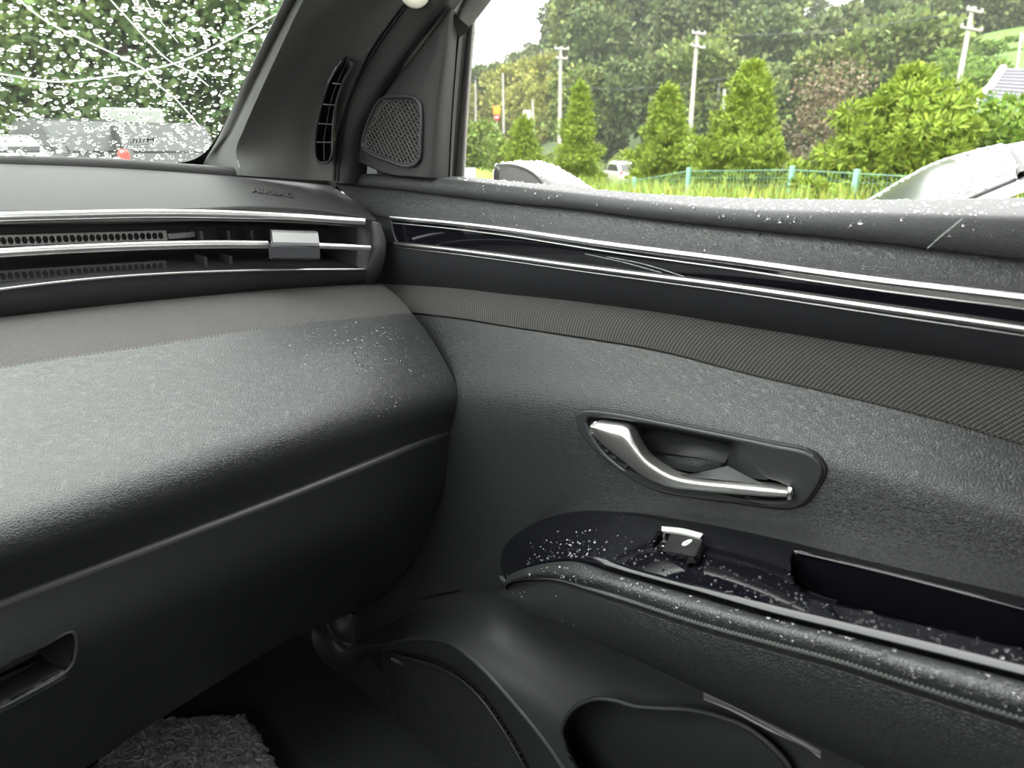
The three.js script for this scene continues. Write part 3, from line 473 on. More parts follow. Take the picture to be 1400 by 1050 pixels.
  // pictogram: a window in a door
  const keySpot = key.geometry.userData.spot(.62, .52), ih = .0048, s = new THREE.Shape([[-.9, -.1], [-.3, .8], [.5, .9], [.9, .5], [.9, -.6], [.4, -.95], [-.4, -.8]].map(([x, y]) => new THREE.Vector2(x * ih * .8, y * ih * 1.35)));
  s.holes.push(new THREE.Path([[.05, -.5], [.55, -.5], [.55, .15], [.05, .15]].map(([x, y]) => new THREE.Vector2(x * ih * .8, y * ih * 1.35))));
  const ig = new THREE.ExtrudeGeometry(s, { depth: .0005, bevelEnabled: false }), ix = V(0, 0, 1).addScaledVector(keySpot.n, -keySpot.n.z).normalize(); 
  ig.applyMatrix4(new THREE.Matrix4().makeBasis(ix, keySpot.n.clone().cross(ix), keySpot.n).setPosition(keySpot.p));
  mesh('pictogram', ig, std({ color: lin(.75), roughness: .5 }), sw, 'white window pictogram');
}
// ---- lower door: shelf, speaker and bottle pocket
{
  const P = {
    crease: door(.505, [470, 836], [505, 830], [560, 822], [620, 811], [690, 799], [735, 837], [800, 868], [880, 905], [970, 948], [1080, 1000], [1180, 1047], [1400, 1150]),
    shelfA: door(.5, [470, 850], [510, 845], [570, 838], [630, 832], [672, 836], [712, 862], [766, 895], [830, 928], [910, 962], [1010, 1010], [1100, 1060], [1300, 1170]),
    shelfB: door(.478, [470, 868], [515, 866], [570, 858], [622, 853], [655, 864], [692, 894], [736, 930], [780, 962], [840, 1000], [930, 1050], [1030, 1110], [1200, 1220]),
    ridge: door(.456, [470, 884], [520, 880], [570, 871], [616, 878], [645, 899], [675, 928], [705, 962], [735, 998], [765, 1040], [790, 1080], [830, 1140], [900, 1250]),
    ring: door(.462, [470, 892], [524, 889], [568, 893], [606, 904], [636, 922], [660, 946], [682, 975], [703, 1008], [722, 1044], [740, 1085], [760, 1140], [800, 1250]),
  };
  const pocketPx = [[768, 1001], [772, 986], [782, 971], [800, 959], [822, 955], [845, 958.5], [866, 965], [900, 968], [940, 970], [985, 980], [1030, 1000], [1080, 1050], [1080, 1110], [860, 1140], [812, 1090], [792, 1058], [776, 1030]];
  const pocketPoly = outline(door(.47, ...pocketPx));
  const project = (p, X) => { const d = p.clone().sub(EYE), t = (X - EYE.x) / d.x; return new THREE.Vector2(EYE.z + d.z * t, EYE.y + d.y * t); };
  const lower = mesh('lower_panel', loft([P.crease, P.shelfA, P.shelfB, P.ridge], { n: 320, m: 24, soft: true, r: .002, cut: (p) => { const q = project(p, .47); return inside(pocketPoly, q.x, q.y); } }), M.plastic, carDoor);
  mesh('speaker_surround', loft([pushed(P.ridge, -.002, 0, -.001), P.ring], { n: 120, m: 6, bulge: .001, r: .002, rim: { last: .008 } }), M.plastic, carDoor);
  mesh('shelf_edge', tube(pushed(P.ridge, -.0032, 0, .0012), .004, 160, 12), M.plastic, carDoor);
  // bottle pocket behind the opening
  const lipX = (px, py) => clamp(lerp(.462, .492, (px - 775) / 180), .462, .49);
  const mouth = pocketPx.map(([x, y]) => onX(x, y, lipX(x, y))), deep = pocketPx.map(([x, y]) => onX(lerp(920, x, .9), lerp(1030, y, .92), .535));
  mesh('bottle_pocket', [loft([mouth, deep].map((l) => curveOf(l, true).getSpacedPoints(60)), { n: 120, m: 6 }), loft([door(.52, [760, 950], [850, 940], [980, 960], [1100, 1000]), door(.512, [770, 1010], [860, 1000], [990, 1030], [1120, 1060]), door(.53, [780, 1100], [880, 1120], [1000, 1150], [1150, 1180])], { n: 40, m: 8, soft: true })], M.plastic, carDoor);
  mesh('pocket_lip', new THREE.TubeGeometry(curveOf(mouth, true), 120, .0028, 8, true), M.plastic, carDoor);
  mesh('lower_strip', loft([door(.462, [965, 946], [1000, 960], [1050, 986], [1105, 1014], [1125, 1026]), door(.458, [962, 947], [996, 962], [1046, 989], [1100, 1019], [1122, 1030])], { n: 30, m: 3, bulge: .001, r: .001, rim: { first: .006, last: .006 } }), M.frame, carDoor);
  // speaker
  const spk = new THREE.Group(); spk.name = numbered('door_speaker'); spk.userData.label = 'oval black door speaker grille'; carDoor.add(spk);
  const rim = [[526, 889], [545, 896], [572, 903], [603, 914], [632, 931], [657, 955], [680, 986], [700, 1018], [718, 1052], [728, 1085], [720, 1120], [680, 1130], [620, 1110], [585, 1080], [562, 1045], [545, 1000], [533, 950], [526, 910]];
  const poly = outline(door(.466, ...rim));
  mesh('speaker_backing', plate(poly, .477, .003, 0), M.dark, spk);
  mesh('speaker_rim', new THREE.TubeGeometry(curveOf(door(.466, ...rim), true), 140, .0018, 8, true), M.plastic, spk);
  const bars = [], zs = poly.map((p) => p.x), ys = poly.map((p) => p.y), z0 = Math.min(...zs), z1 = Math.max(...zs), y0 = Math.min(...ys), y1 = Math.max(...ys), step = .0062;
  const spans = (horizontal, at) => { const xs = []; for (let i = 0; i < poly.length; i++) { const a = poly[i], b = poly[(i + 1) % poly.length], ka = horizontal ? a.y : a.x, kb = horizontal ? b.y : b.x; if ((ka > at) !== (kb > at)) { const t = (at - ka) / (kb - ka); xs.push(horizontal ? lerp(a.x, b.x, t) : lerp(a.y, b.y, t)); } } return xs.sort((a, b) => a - b); };
  for (let y = y0; y < y1; y += step) { const s = spans(true, y); for (let i = 0; i + 1 < s.length; i += 2) bars.push(box(.468, .4705, y - .0012, y + .0012, s[i], s[i + 1])); }
  for (let z = z0; z < z1; z += step) { const s = spans(false, z); for (let i = 0; i + 1 < s.length; i += 2) bars.push(box(.469, .4712, s[i], s[i + 1], z - .001, z + .001)); }
  const gr = mesh('grille', bars, M.navy, spk); gr.userData.kind = 'stuff';
  const c = document.createElement('canvas'); c.width = 256; c.height = 48; const k = c.getContext('2d'); k.fillStyle = '#000'; k.clearRect(0, 0, 256, 48); k.fillStyle = '#9a9aa6'; k.font = 'bold 44px sans-serif'; k.textAlign = 'center'; k.fillText('KRELL', 128, 40, 240);
  const t = new THREE.CanvasTexture(c); t.colorSpace = THREE.SRGBColorSpace;
  const bg = new THREE.BufferGeometry(), b = door(.4655, [527, 893], [560, 909], [526, 899], [558, 915]);
  bg.setAttribute('position', new THREE.Float32BufferAttribute(b.flatMap((p) => [p.x, p.y, p.z]), 3)); bg.setAttribute('uv', new THREE.Float32BufferAttribute([0, 1, 1, 1, 0, 0, 1, 0], 2)); bg.setIndex([0, 2, 1, 1, 2, 3]); bg.computeVertexNormals();
  mesh('badge', bg, std({ map: t, transparent: true, roughness: .4 }), spk, 'small grey lettered badge');
  // lower skin that closes the door, and the outer sheet
  mesh('door_card', [box(.535, .56, .3, .98, -.9, .32), loft([P.ring.map((p) => p.clone()), pushed(P.ring, -.1, 0, .004)].map((l) => pushed(l, -.002, 0, .01)), { n: 60, m: 2 })], M.dark, carDoor);
  mesh('outer_sheet', [box(.62, .66, .3, 1.12, -1.02, .32, .012)], std({ color: lin(.09), roughness: .3, metalness: .4 }), carDoor);
}
// ---- corner of the window: sail panel with tweeter, channel and frame
{
  const sail = new THREE.Group(); sail.name = numbered('sail_panel'); sail.userData.label = 'triangular corner panel with a small speaker'; carDoor.add(sail);
  const tw = [[525, 134], [534, 132], [548, 131.5], [560, 132], [569, 136], [574.5, 144], [576, 160], [575, 190], [574, 212], [571, 221], [562, 226.5], [550, 226], [530, 219.5], [506, 209.5], [498, 203], [495.5, 196], [497.5, 185], [503, 168], [511, 150], [518, 139]];
  const XT = .5165, poly = outline(door(XT, ...tw));
  const toT = (p) => { const d = p.clone().sub(EYE), t = (XT - EYE.x) / d.x; return [EYE.z + d.z * t, EYE.y + d.y * t]; };
  const hole = shrink(poly, .96);
  mesh('sail_face', loft([
    door(.525, [480, 215], [488, 190], [514, 140], [560, 84], [598, 33], [614, 12.5]),
    door(.521, [530, 236], [534, 200], [552, 145], [585, 85], [606, 34], [616, 12]),
    door(.519, [566, 240], [571, 200], [580, 130], [596, 75], [608, 32], [617, 12]),
    door(.524, [590, 242], [594, 195], [601, 125], [610, 70], [615, 32], [620, 13]),
    door(.55, [612, 244], [614.5, 190], [619, 122], [623.5, 66], [625, 40], [622, 17])], { n: 100, m: 16, soft: true, r: .002, rim: { first: .03, last: .004, start: .03 }, cut: (p) => inside(hole, ...toT(p)) }), M.softTop, sail);
  const tweeter = mesh('tweeter', new THREE.TubeGeometry(curveOf(door(XT, ...tw), true), 120, .0022, 8, true), M.plastic, sail, 'small corner speaker with lattice grille');
  mesh('tweeter_lip', loft([poly, shrink(poly, .9)].map((l, k) => l.map((p) => V(XT + k * .002, p.y, p.x))), { n: 90, m: 3, bulge: .0008 }), M.softTop, tweeter);
  mesh('tweeter_backing', plate(shrink(poly, 1.02), .531, .002, 0), M.dark, tweeter);
  const g = shrink(poly, .915), bars = [], cz = g.reduce((s, p) => s + p.x, 0) / g.length, cy = g.reduce((s, p) => s + p.y, 0) / g.length;
  for (const [ang, w] of [[28, .001], [-52, .001]]) {
    const a = ang * Math.PI / 180, dz = Math.cos(a), dy = Math.sin(a), nz = -dy, ny = dz;
    for (let k = -16; k <= 16; k++) {
      const oz = cz + nz * k * .0059, oy = cy + ny * k * .0059, ts = [];
      for (let i = 0; i < g.length; i++) { const A = g[i], B = g[(i + 1) % g.length], sa = (A.x - oz) * nz + (A.y - oy) * ny, sb = (B.x - oz) * nz + (B.y - oy) * ny; if ((sa > 0) !== (sb > 0)) { const t = sa / (sa - sb); ts.push((lerp(A.x, B.x, t) - oz) * dz + (lerp(A.y, B.y, t) - oy) * dy); } }
      ts.sort((p, q) => p - q);
      for (let i = 0; i + 1 < ts.length; i += 2) { const A = V(.5185, oy + dy * ts[i], oz + dz * ts[i]), B = V(.5185, oy + dy * ts[i + 1], oz + dz * ts[i + 1]); if (A.distanceTo(B) > .002) bars.push(new THREE.CylinderGeometry(w, w, A.distanceTo(B), 6).applyQuaternion(new THREE.Quaternion().setFromUnitVectors(V(0, 1, 0), B.clone().sub(A).normalize())).translate((A.x + B.x) / 2, (A.y + B.y) / 2, (A.z + B.z) / 2)); }
    }
  }
  const lat = mesh('lattice', bars, M.trim, tweeter); lat.userData.kind = 'stuff';
  mesh('corner_base', loft([door(.56, [460, 190], [540, 200], [606, 212]), door(.56, [460, 262], [540, 262], [606, 262])], { n: 12, m: 3 }), M.dark, sail);
  mesh('corner_foot', loft([door(.55, [491, 223], [514, 232]), door(.546, [488, 240], [518, 241])], { n: 6, m: 2 }), std({ color: lin(.22, .24, .22), roughness: .5 }), sail);
  mesh('channel_lip', tube(door(.556, [625, 42], [623.5, 66], [619.5, 122], [615.2, 190], [612.5, 262]), .0016, 50, 8), M.frame, carDoor);
  mesh('window_channel', loft([door(.553, [628, 46], [624, 90], [619, 160], [614, 262]), door(.575, [633, 44], [629, 90], [623, 160], [617, 262]), door(.6, [640, 40], [635, 90], [629, 160], [622, 262])], { n: 40, m: 5, bulge: -.006 }), M.dark, carDoor);
  mesh('window_frame', loft([door(.6, [640, 40], [635, 90], [629, 160], [621, 262]), door(.602, [648, 28], [643, 90], [638, 160], [632.5, 262]), door(.63, [650, 28], [645, 90], [640, 160], [634, 262])], { n: 40, m: 4, bulge: .001, r: .001, rim: { first: .01 } }), std({ color: lin(.17, .16, .155), roughness: .4 }), carDoor);
  mesh('frame_rail', loft([door(.56, [616, 40], [610, 16], [616, -6], [660, -60]), door(.545, [622, 46], [628, 20], [640, -6], [690, -60]), door(.585, [628, 48], [648, 27], [672, -4], [725, -60]), door(.62, [632, 46], [651, 27], [675, -4], [728, -60])], { n: 40, m: 6, soft: true, r: .002, rim: { last: .01 } }), M.rubber, carDoor);
  // door mirror outside
  const mir = new THREE.Group(); mir.name = numbered('wing_mirror'); mir.userData.label = 'wet light grey door mirror with dark inner face'; carDoor.add(mir);
  const paint = std({ color: lin(.05, .05, .05), roughness: .3 });
  const edge = [far(672, 275, 1.02), far(674.5, 250, 1.02), far(677.5, 227, 1.02), far(690, 225, 1.03), far(708, 227, 1.05), far(728, 236, 1.07), far(746, 256, 1.1), far(756, 276, 1.11)];
  const shell = mesh('shell', loft([edge, [far(673, 275, 1.09), far(676, 250, 1.09), far(680, 226, 1.09), far(698, 222, 1.1), far(722, 222.5, 1.12), far(745, 233, 1.14), far(770, 255, 1.16), far(785, 276, 1.17)], [far(690, 276, 1.2), far(700, 250, 1.2), far(712, 226, 1.2), far(735, 222, 1.21), far(755, 225, 1.22), far(775, 235, 1.23), far(805, 254, 1.24), far(825, 272, 1.25)], [far(720, 278, 1.27), far(735, 262, 1.28), far(750, 246, 1.28), far(765, 238, 1.28), far(778, 240, 1.28), far(792, 248, 1.28), far(810, 260, 1.28), far(825, 275, 1.28)]], { n: 50, m: 8, soft: true, r: .002, rim: { first: .006 } }), paint, mir);
  surf.mirror = shell.geometry.userData.spot;
  mesh('inner_face', loft([edge.map((p) => p.clone()), edge.map((p) => V(p.x, Math.min(p.y - .002, far(700, 285, 1.05).y), p.z))], { n: 40, m: 3, bulge: .003 }), std({ color: lin(.04, .036, .036), roughness: .45 }), mir);
  mesh('face_seam', loft([edge.map((p) => V(p.x - .002, p.y + .0012, p.z + .002)), edge.map((p) => V(p.x - .003, p.y - .0006, p.z + .003))], { n: 40, m: 1 }), M.dark, mir);
}
// ---------------------------------------------------------------- footwell
const kick = thing('kick_panel', 'dark footwell side panel with a rounded bulge under the glove box', 'kick panel', [.45, .3, -.9]);
{
  mesh('side', loft([[V(.475, .68, -1.05), V(.48, .68, -.9), V(.515, .66, -.7), V(.53, .6, -.35)], [V(.465, .45, -1.05), V(.475, .46, -.9), V(.5, .43, -.68), V(.525, .42, -.35)], [V(.45, .3, -1.05), V(.455, .3, -.9), V(.47, .3, -.68), V(.5, .3, -.35)]], { n: 20, m: 6, soft: true }), M.carpet, kick);
  const c = onX(447, 884, .43), R = (a, r, dx) => V(c.x + dx, c.y + r * Math.sin(a), c.z + r * 1.2 * Math.cos(a));
  mesh('bulge', loft([0, .4, .75, 1].map((t, k) => Array.from({ length: 16 }, (_, i) => R(i / 15 * 2 * Math.PI, [.0004, .03, .045, .05][k], [-.012, -.008, .012, .05][k]))), { n: 48, m: 5, soft: true }), M.plastic, kick);
  mesh('bulge_ridge', tube(pushed(door(.43, [450, 850], [459, 868], [475, 884], [486, 880], [488, 850], [487, 836]), 0, 0, -.004), .004, 40, 10), M.plastic, kick);
}
const mat = thing('floor_mat', 'dark grey looped pile floor mat in the footwell', 'floor mat', [.15, .31, -.85]);
{
  const c = [onY(60, 1120, .32), onY(200, 990, .32), onY(332, 984, .32), onY(400, 1095, .32)];
  const s = new THREE.Shape(c.map((p) => new THREE.Vector2(p.x, -p.z))), g = new THREE.ExtrudeGeometry(s, { depth: .012, bevelEnabled: true, bevelSize: .004, bevelThickness: .003, bevelSegments: 2 }); g.rotateX(-Math.PI / 2); g.translate(0, .303, 0);
  mesh('mat_base', g, M.carpet, mat);
  const poly = c.map((p) => new THREE.Vector2(p.x, p.z)), r = rngOf(77), loop = new THREE.TorusGeometry(.0062, .0021, 5, 8, Math.PI * 1.25), im = new THREE.InstancedMesh(loop, M.pile, 9000), o = new THREE.Object3D();
  const xs = poly.map((p) => p.x), zs = poly.map((p) => p.y); let n = 0;
  while (n < 9000) { const x = lerp(Math.min(...xs), Math.max(...xs), r()), z = lerp(Math.min(...zs), Math.max(...zs), r()); if (!inside(poly, x, z)) continue; const k = .7 + r() * .7; o.position.set(x - mat.position.x, .316 - mat.position.y + r() * .006, z - mat.position.z); o.rotation.set((r() - .5) * 1.2, r() * 6.28, (r() - .5) * 1.2); o.scale.setScalar(k); o.updateMatrix(); im.setMatrixAt(n, o.matrix); im.setColorAt(n, lin(.6 + r() * .9)); n++; }
  im.name = 'pile'; im.userData.kind = 'stuff'; mat.add(shade(im));
}
// ---------------------------------------------------------------- the land outside
const skyline = [[-400, -250], [300, -200], [420, -120], [560, 20], [640, 98], [655, 104], [690, 96], [712, 88], [722, 66], [738, 40], [760, 15], [785, -10], [820, -26], [900, -30], [1000, -18], [1028, -10], [1045, 38], [1060, 52], [1150, 52], [1165, 40], [1192, 4], [1250, -25], [1330, -45], [1450, -60], [1800, -80]];
const topAt = (px) => { for (let i = 1; i < skyline.length; i++) if (px <= skyline[i][0]) { const [a, b] = [skyline[i - 1], skyline[i]]; return lerp(a[1], b[1], (px - a[0]) / (b[0] - a[0])); } return -80; };
const azOf = (px) => Math.atan2((px - 700) / F_PX, Math.cos(PITCH) + .36 * Math.sin(PITCH)) + YAW;      // bearing from the nose of the car
const pxOf = (az) => 700 + F_PX * Math.tan(clamp(az - YAW, -1.2, 1.2)) * (Math.cos(PITCH) + .36 * Math.sin(PITCH));
const RISE = (py) => (192 - py) / 974;
const TREE_H = 10;
function ground(az, d) {
  const px = pxOf(az), side = smooth(42 * Math.PI / 180, 47 * Math.PI / 180, az), low = -2.1 * smooth(7, 42, d) * side;
  const topH = Math.max(1, EYE.y + RISE(topAt(px)) * 125 - TREE_H);
  const left = smooth(32 * Math.PI / 180, 26 * Math.PI / 180, az), from = lerp(58, 20, left), to = lerp(125, 60, left);
  return lerp(low, lerp(topH, 8, left), Math.pow(clamp((d - from) / (to - from)), 1.1)) * (d > from ? 1 : 1) + (d <= from ? 0 : 0);
}
const bearing = (az, d, y) => V(Math.sin(az) * d, y ?? ground(az, d), -Math.cos(az) * d);
function land(a0, a1, d0, d1, na, nd, uvScale = 1) {
  const pos = [], uv = [], idx = [];
  for (let j = 0; j <= nd; j++) for (let i = 0; i <= na; i++) { const p = bearing(lerp(a0, a1, i / na), d0 * Math.pow(d1 / d0, j / nd)); pos.push(p.x, p.y, p.z); uv.push(p.x, p.z); }
  for (let j = 0; j < nd; j++) for (let i = 0; i < na; i++) { const a = j * (na + 1) + i, b = a + na + 1; idx.push(a, a + 1, b, a + 1, b + 1, b); }
  const g = new THREE.BufferGeometry(); g.setAttribute('position', new THREE.Float32BufferAttribute(pos, 3)); g.setAttribute('uv', new THREE.Float32BufferAttribute(uv, 2)); g.setIndex(idx); g.computeVertexNormals(); return g;
}
const D = Math.PI / 180;
const blotch = tileNoise(12, 21), blotch2 = tileNoise(48, 22);
const grassTex = tiled(bytes(512, (x, y) => { const k = .75 + .5 * (blotch(x, y) - .5) + .5 * (blotch2(x, y) - .5); return [k * .54, k * .65, k * .17]; }, true), 14);
const lawnTex = tiled(bytes(256, (x, y) => { const k = .85 + .25 * (blotch2(x, y) - .5); return [k * .31, k * .44, k * .08]; }, true), 10);
const paveTex = tiled(bytes(256, (x, y) => { const k = .72 + .12 * (blotch(x, y) - .5) + .12 * (fineNoise(x, y) - .5); return [k, k * .985, k * .95]; }, true), 6);
struct('pavement', [land(-180 * D, 42 * D, .4, 60, 80, 30), land(42 * D, 180 * D, .4, 9, 60, 12)], std({ map: paveTex, roughness: .7 }));
struct('meadow', [land(42 * D, 180 * D, 9, 60, 90, 40)], std({ map: grassTex, roughness: 1 }));
struct('hillside', [land(-40 * D, 42 * D, 60, 400, 60, 16), land(42 * D, 130 * D, 60, 400, 70, 20)], std({ color: lin(.05, .075, .025), roughness: 1 }));

// ---- trees
const leafMats = {};
const leafMat = (key, r, g, b) => leafMats[key] ??= std({ color: lin(r, g, b), vertexColors: true, roughness: .8 });
function sprays(list, seed, size, tone = .35, thin = 1) {                      // bent leaf sprays round given points [x, y, z, spread]
  const r = rngOf(seed), pos = [], col = [], idx = [];
  for (const [x, y, z, sp, n, ax] of list) for (let k = 0; k < n; k++) {
    const u = r() * 2 - 1, a = r() * 6.283, q = Math.sqrt(1 - u * u), rad = sp * (.55 + .45 * r()), cx = x + q * Math.cos(a) * rad, cy = y + u * rad * (ax ?? .8), cz = z + q * Math.sin(a) * rad;
    const d = V(q * Math.cos(a) + r() - .5, u + .3 + r() - .5, q * Math.sin(a) + r() - .5).normalize(), e = V(r() - .5, r() - .5, r() - .5).cross(d).normalize(), s = size * (.6 + .8 * r());
    const o = pos.length / 3, c = 1 + (r() - .5) * 2 * tone, w = 1 + (r() - .5) * tone;
    for (const [f, h, b] of [[-.5, 0, 0], [.5, 0, 0], [-.35, 1, .25], [.35, 1, .25]]) { pos.push(cx + (e.x * f * thin + d.x * h) * s, cy + (e.y * f * thin + d.y * h) * s - b * s * .4, cz + (e.z * f * thin + d.z * h) * s); col.push(c * w, c, c); }
    idx.push(o, o + 1, o + 2, o + 1, o + 3, o + 2);
  }
  const g = new THREE.BufferGeometry(); g.setAttribute('position', new THREE.Float32BufferAttribute(pos, 3)); g.setAttribute('color', new THREE.Float32BufferAttribute(col, 3)); g.setIndex(idx); g.computeVertexNormals(); return g;
}
function leafTree(name, label, cat, h, w, seed, mat, group, { blobs = 26, n = 90, size = .5, low = .2 } = {}) {
  const t = thing(name, label, cat, [0, 0, 0], group), r = rngOf(seed), list = [];
  for (let i = 0; i < blobs; i++) { const v = low + (1 - low) * r() * .92, rad = w * .5 * Math.sqrt(Math.max(.05, 1 - Math.pow((v - .55) / .5, 2))) * (.35 + .65 * r()), a = r() * 6.283; list.push([Math.cos(a) * rad * .7, v * h, Math.sin(a) * rad * .7, w * (.16 + .12 * r()), n]); }
  const f = mesh('foliage', sprays(list, seed + 1, size), mat, t); f.userData.kind = 'stuff';
  const b = []; for (let i = 0; i < 5; i++) { const q = list[i]; b.push(tube([V(0, h * .25, 0), V(q[0] * .5, q[1] * .8, q[2] * .5), V(q[0], q[1], q[2])], h * .006, 6, 5)); }
  mesh('trunk', [new THREE.CylinderGeometry(h * .012, h * .022, h * .75, 7).translate(0, h * .37, 0), ...b], bark, t);
  return t;
}
const bark = std({ color: lin(.09, .07, .055), roughness: 1 });
function pineTree(name, label, h, w, seed, mat, { base = .12, whorls = 11, size = .16, tip = 1, per = 7, group } = {}) {       // young pine: whorls of upcurved branches with needle tufts
  const t = thing(name, label, 'tree', [0, 0, 0], group), r = rngOf(seed), list = [], wood = [];
  for (let k = 0; k < whorls; k++) {
    const v = base + (1 - base) * Math.pow(k / whorls, .92), len = w * .5 * Math.pow(1 - v, .8) * 1.18 * Math.min(1, .6 + v * 1.8) * (.82 + .36 * r()), nb = Math.max(3, Math.round(per - 3 * v)), a0 = r() * 6.283;
    for (let i = 0; i < nb; i++) {
      const a = a0 + i / nb * 6.283 + (r() - .5) * .5, l = len * (.75 + .45 * r()), rise = l * (.12 + .3 * v + .15 * r()), y = v * h, at = (s) => [Math.cos(a) * l * s, y + rise * s * s - l * .06 * s, Math.sin(a) * l * s];
      wood.push(tube([V(0, y - .02, 0), V(...at(.5)), V(...at(1))], h * .0035, 5, 4));
      const tufts = Math.max(3, Math.round(l / (size * .75)));
      for (let s = 0; s < tufts; s++) { const q = at(.3 + .75 * s / tufts); list.push([q[0], q[1], q[2], size * (.55 + .4 * r()), 85, .8]); if (r() < .8 && s > 0) { const e = (r() - .5) * 2 * l * .35; list.push([q[0] - Math.sin(a) * e, q[1] + size * .1 * r(), q[2] + Math.cos(a) * e, size * (.45 + .4 * r()), 70, .8]); } }
    }
  }
  for (let s = 0; s < 4; s++) list.push([0, h * (.92 + .026 * s), 0, size * .42 * (1 - s * .2), 50, 1.6]);
  const f = mesh('foliage', sprays(list, seed + 1, size * .46, .3, .3), mat, t); f.userData.kind = 'stuff';
  mesh('trunk', [new THREE.CylinderGeometry(h * .006, h * .018, h, 7).translate(0, h * .5, 0), ...wood], bark, t);
  return t;
}
const place = (o, p, turn = 0, s = 1) => { o.position.copy(p); o.rotation.y = turn; if (s.isVector3) o.scale.copy(s); else o.scale.setScalar(s); return o; };
const pineGreen = leafMat('pine', .1435, .2063, .0107), pineDeep = leafMat('pine2', .1076, .1794, .0107);
function pine(px, topPy, dist, widthPx, label, seed, mat, opt) {
  const az = azOf(px), y0 = ground(az, dist), top = far(px, topPy, dist), w = widthPx * dist / 950;
  place(pineTree('pine_tree', label, top.y - y0, w, seed, mat, opt), bearing(az, dist, y0), seed);
}
pine(791, 112, 19, 72, 'slim young pine beside the tallest left utility pole', 31, pineGreen, { whorls: 11, base: .2, size: .17 });
pine(909, 116, 17, 105, 'young pine above the white parked car, left of the middle pole', 32, pineGreen, { whorls: 12, base: .14, size: .18 });
pine(1018, 84, 14, 128, 'full young pine just left of the green fence post', 33, pineGreen, { whorls: 14, base: .15, size: .17, per: 8 });
pine(1236, 92, 12.5, 205, 'broad young pine with staked trunk right of the fence post', 34, pineGreen, { whorls: 11, base: .18, size: .19, per: 8 });
pine(716, 160, 24, 72, 'low round young pine nearest the window frame, above the mirror', 35, pineGreen, { whorls: 8, base: .1, size: .24 });
// two stakes by the broad pine
{
  const az = azOf(1206), p = bearing(az, 12.3), s = thing('tree_stakes', 'slanted wooden stakes propping the broad pine trunk', 'stakes', [p.x, p.y, p.z]);
  for (const [x0, y0, x1, y1] of [[1203, 240, 1180, 275], [1210, 238, 1222, 272]]) mesh('stake', tube([far(x0, y0, 12.3), far((x0 + x1) / 2, (y0 + y1) / 2, 12.3), far(x1 + (x1 - x0), y1 + (y1 - y0), 12.3)], .02, 8, 6), bark, s);
}
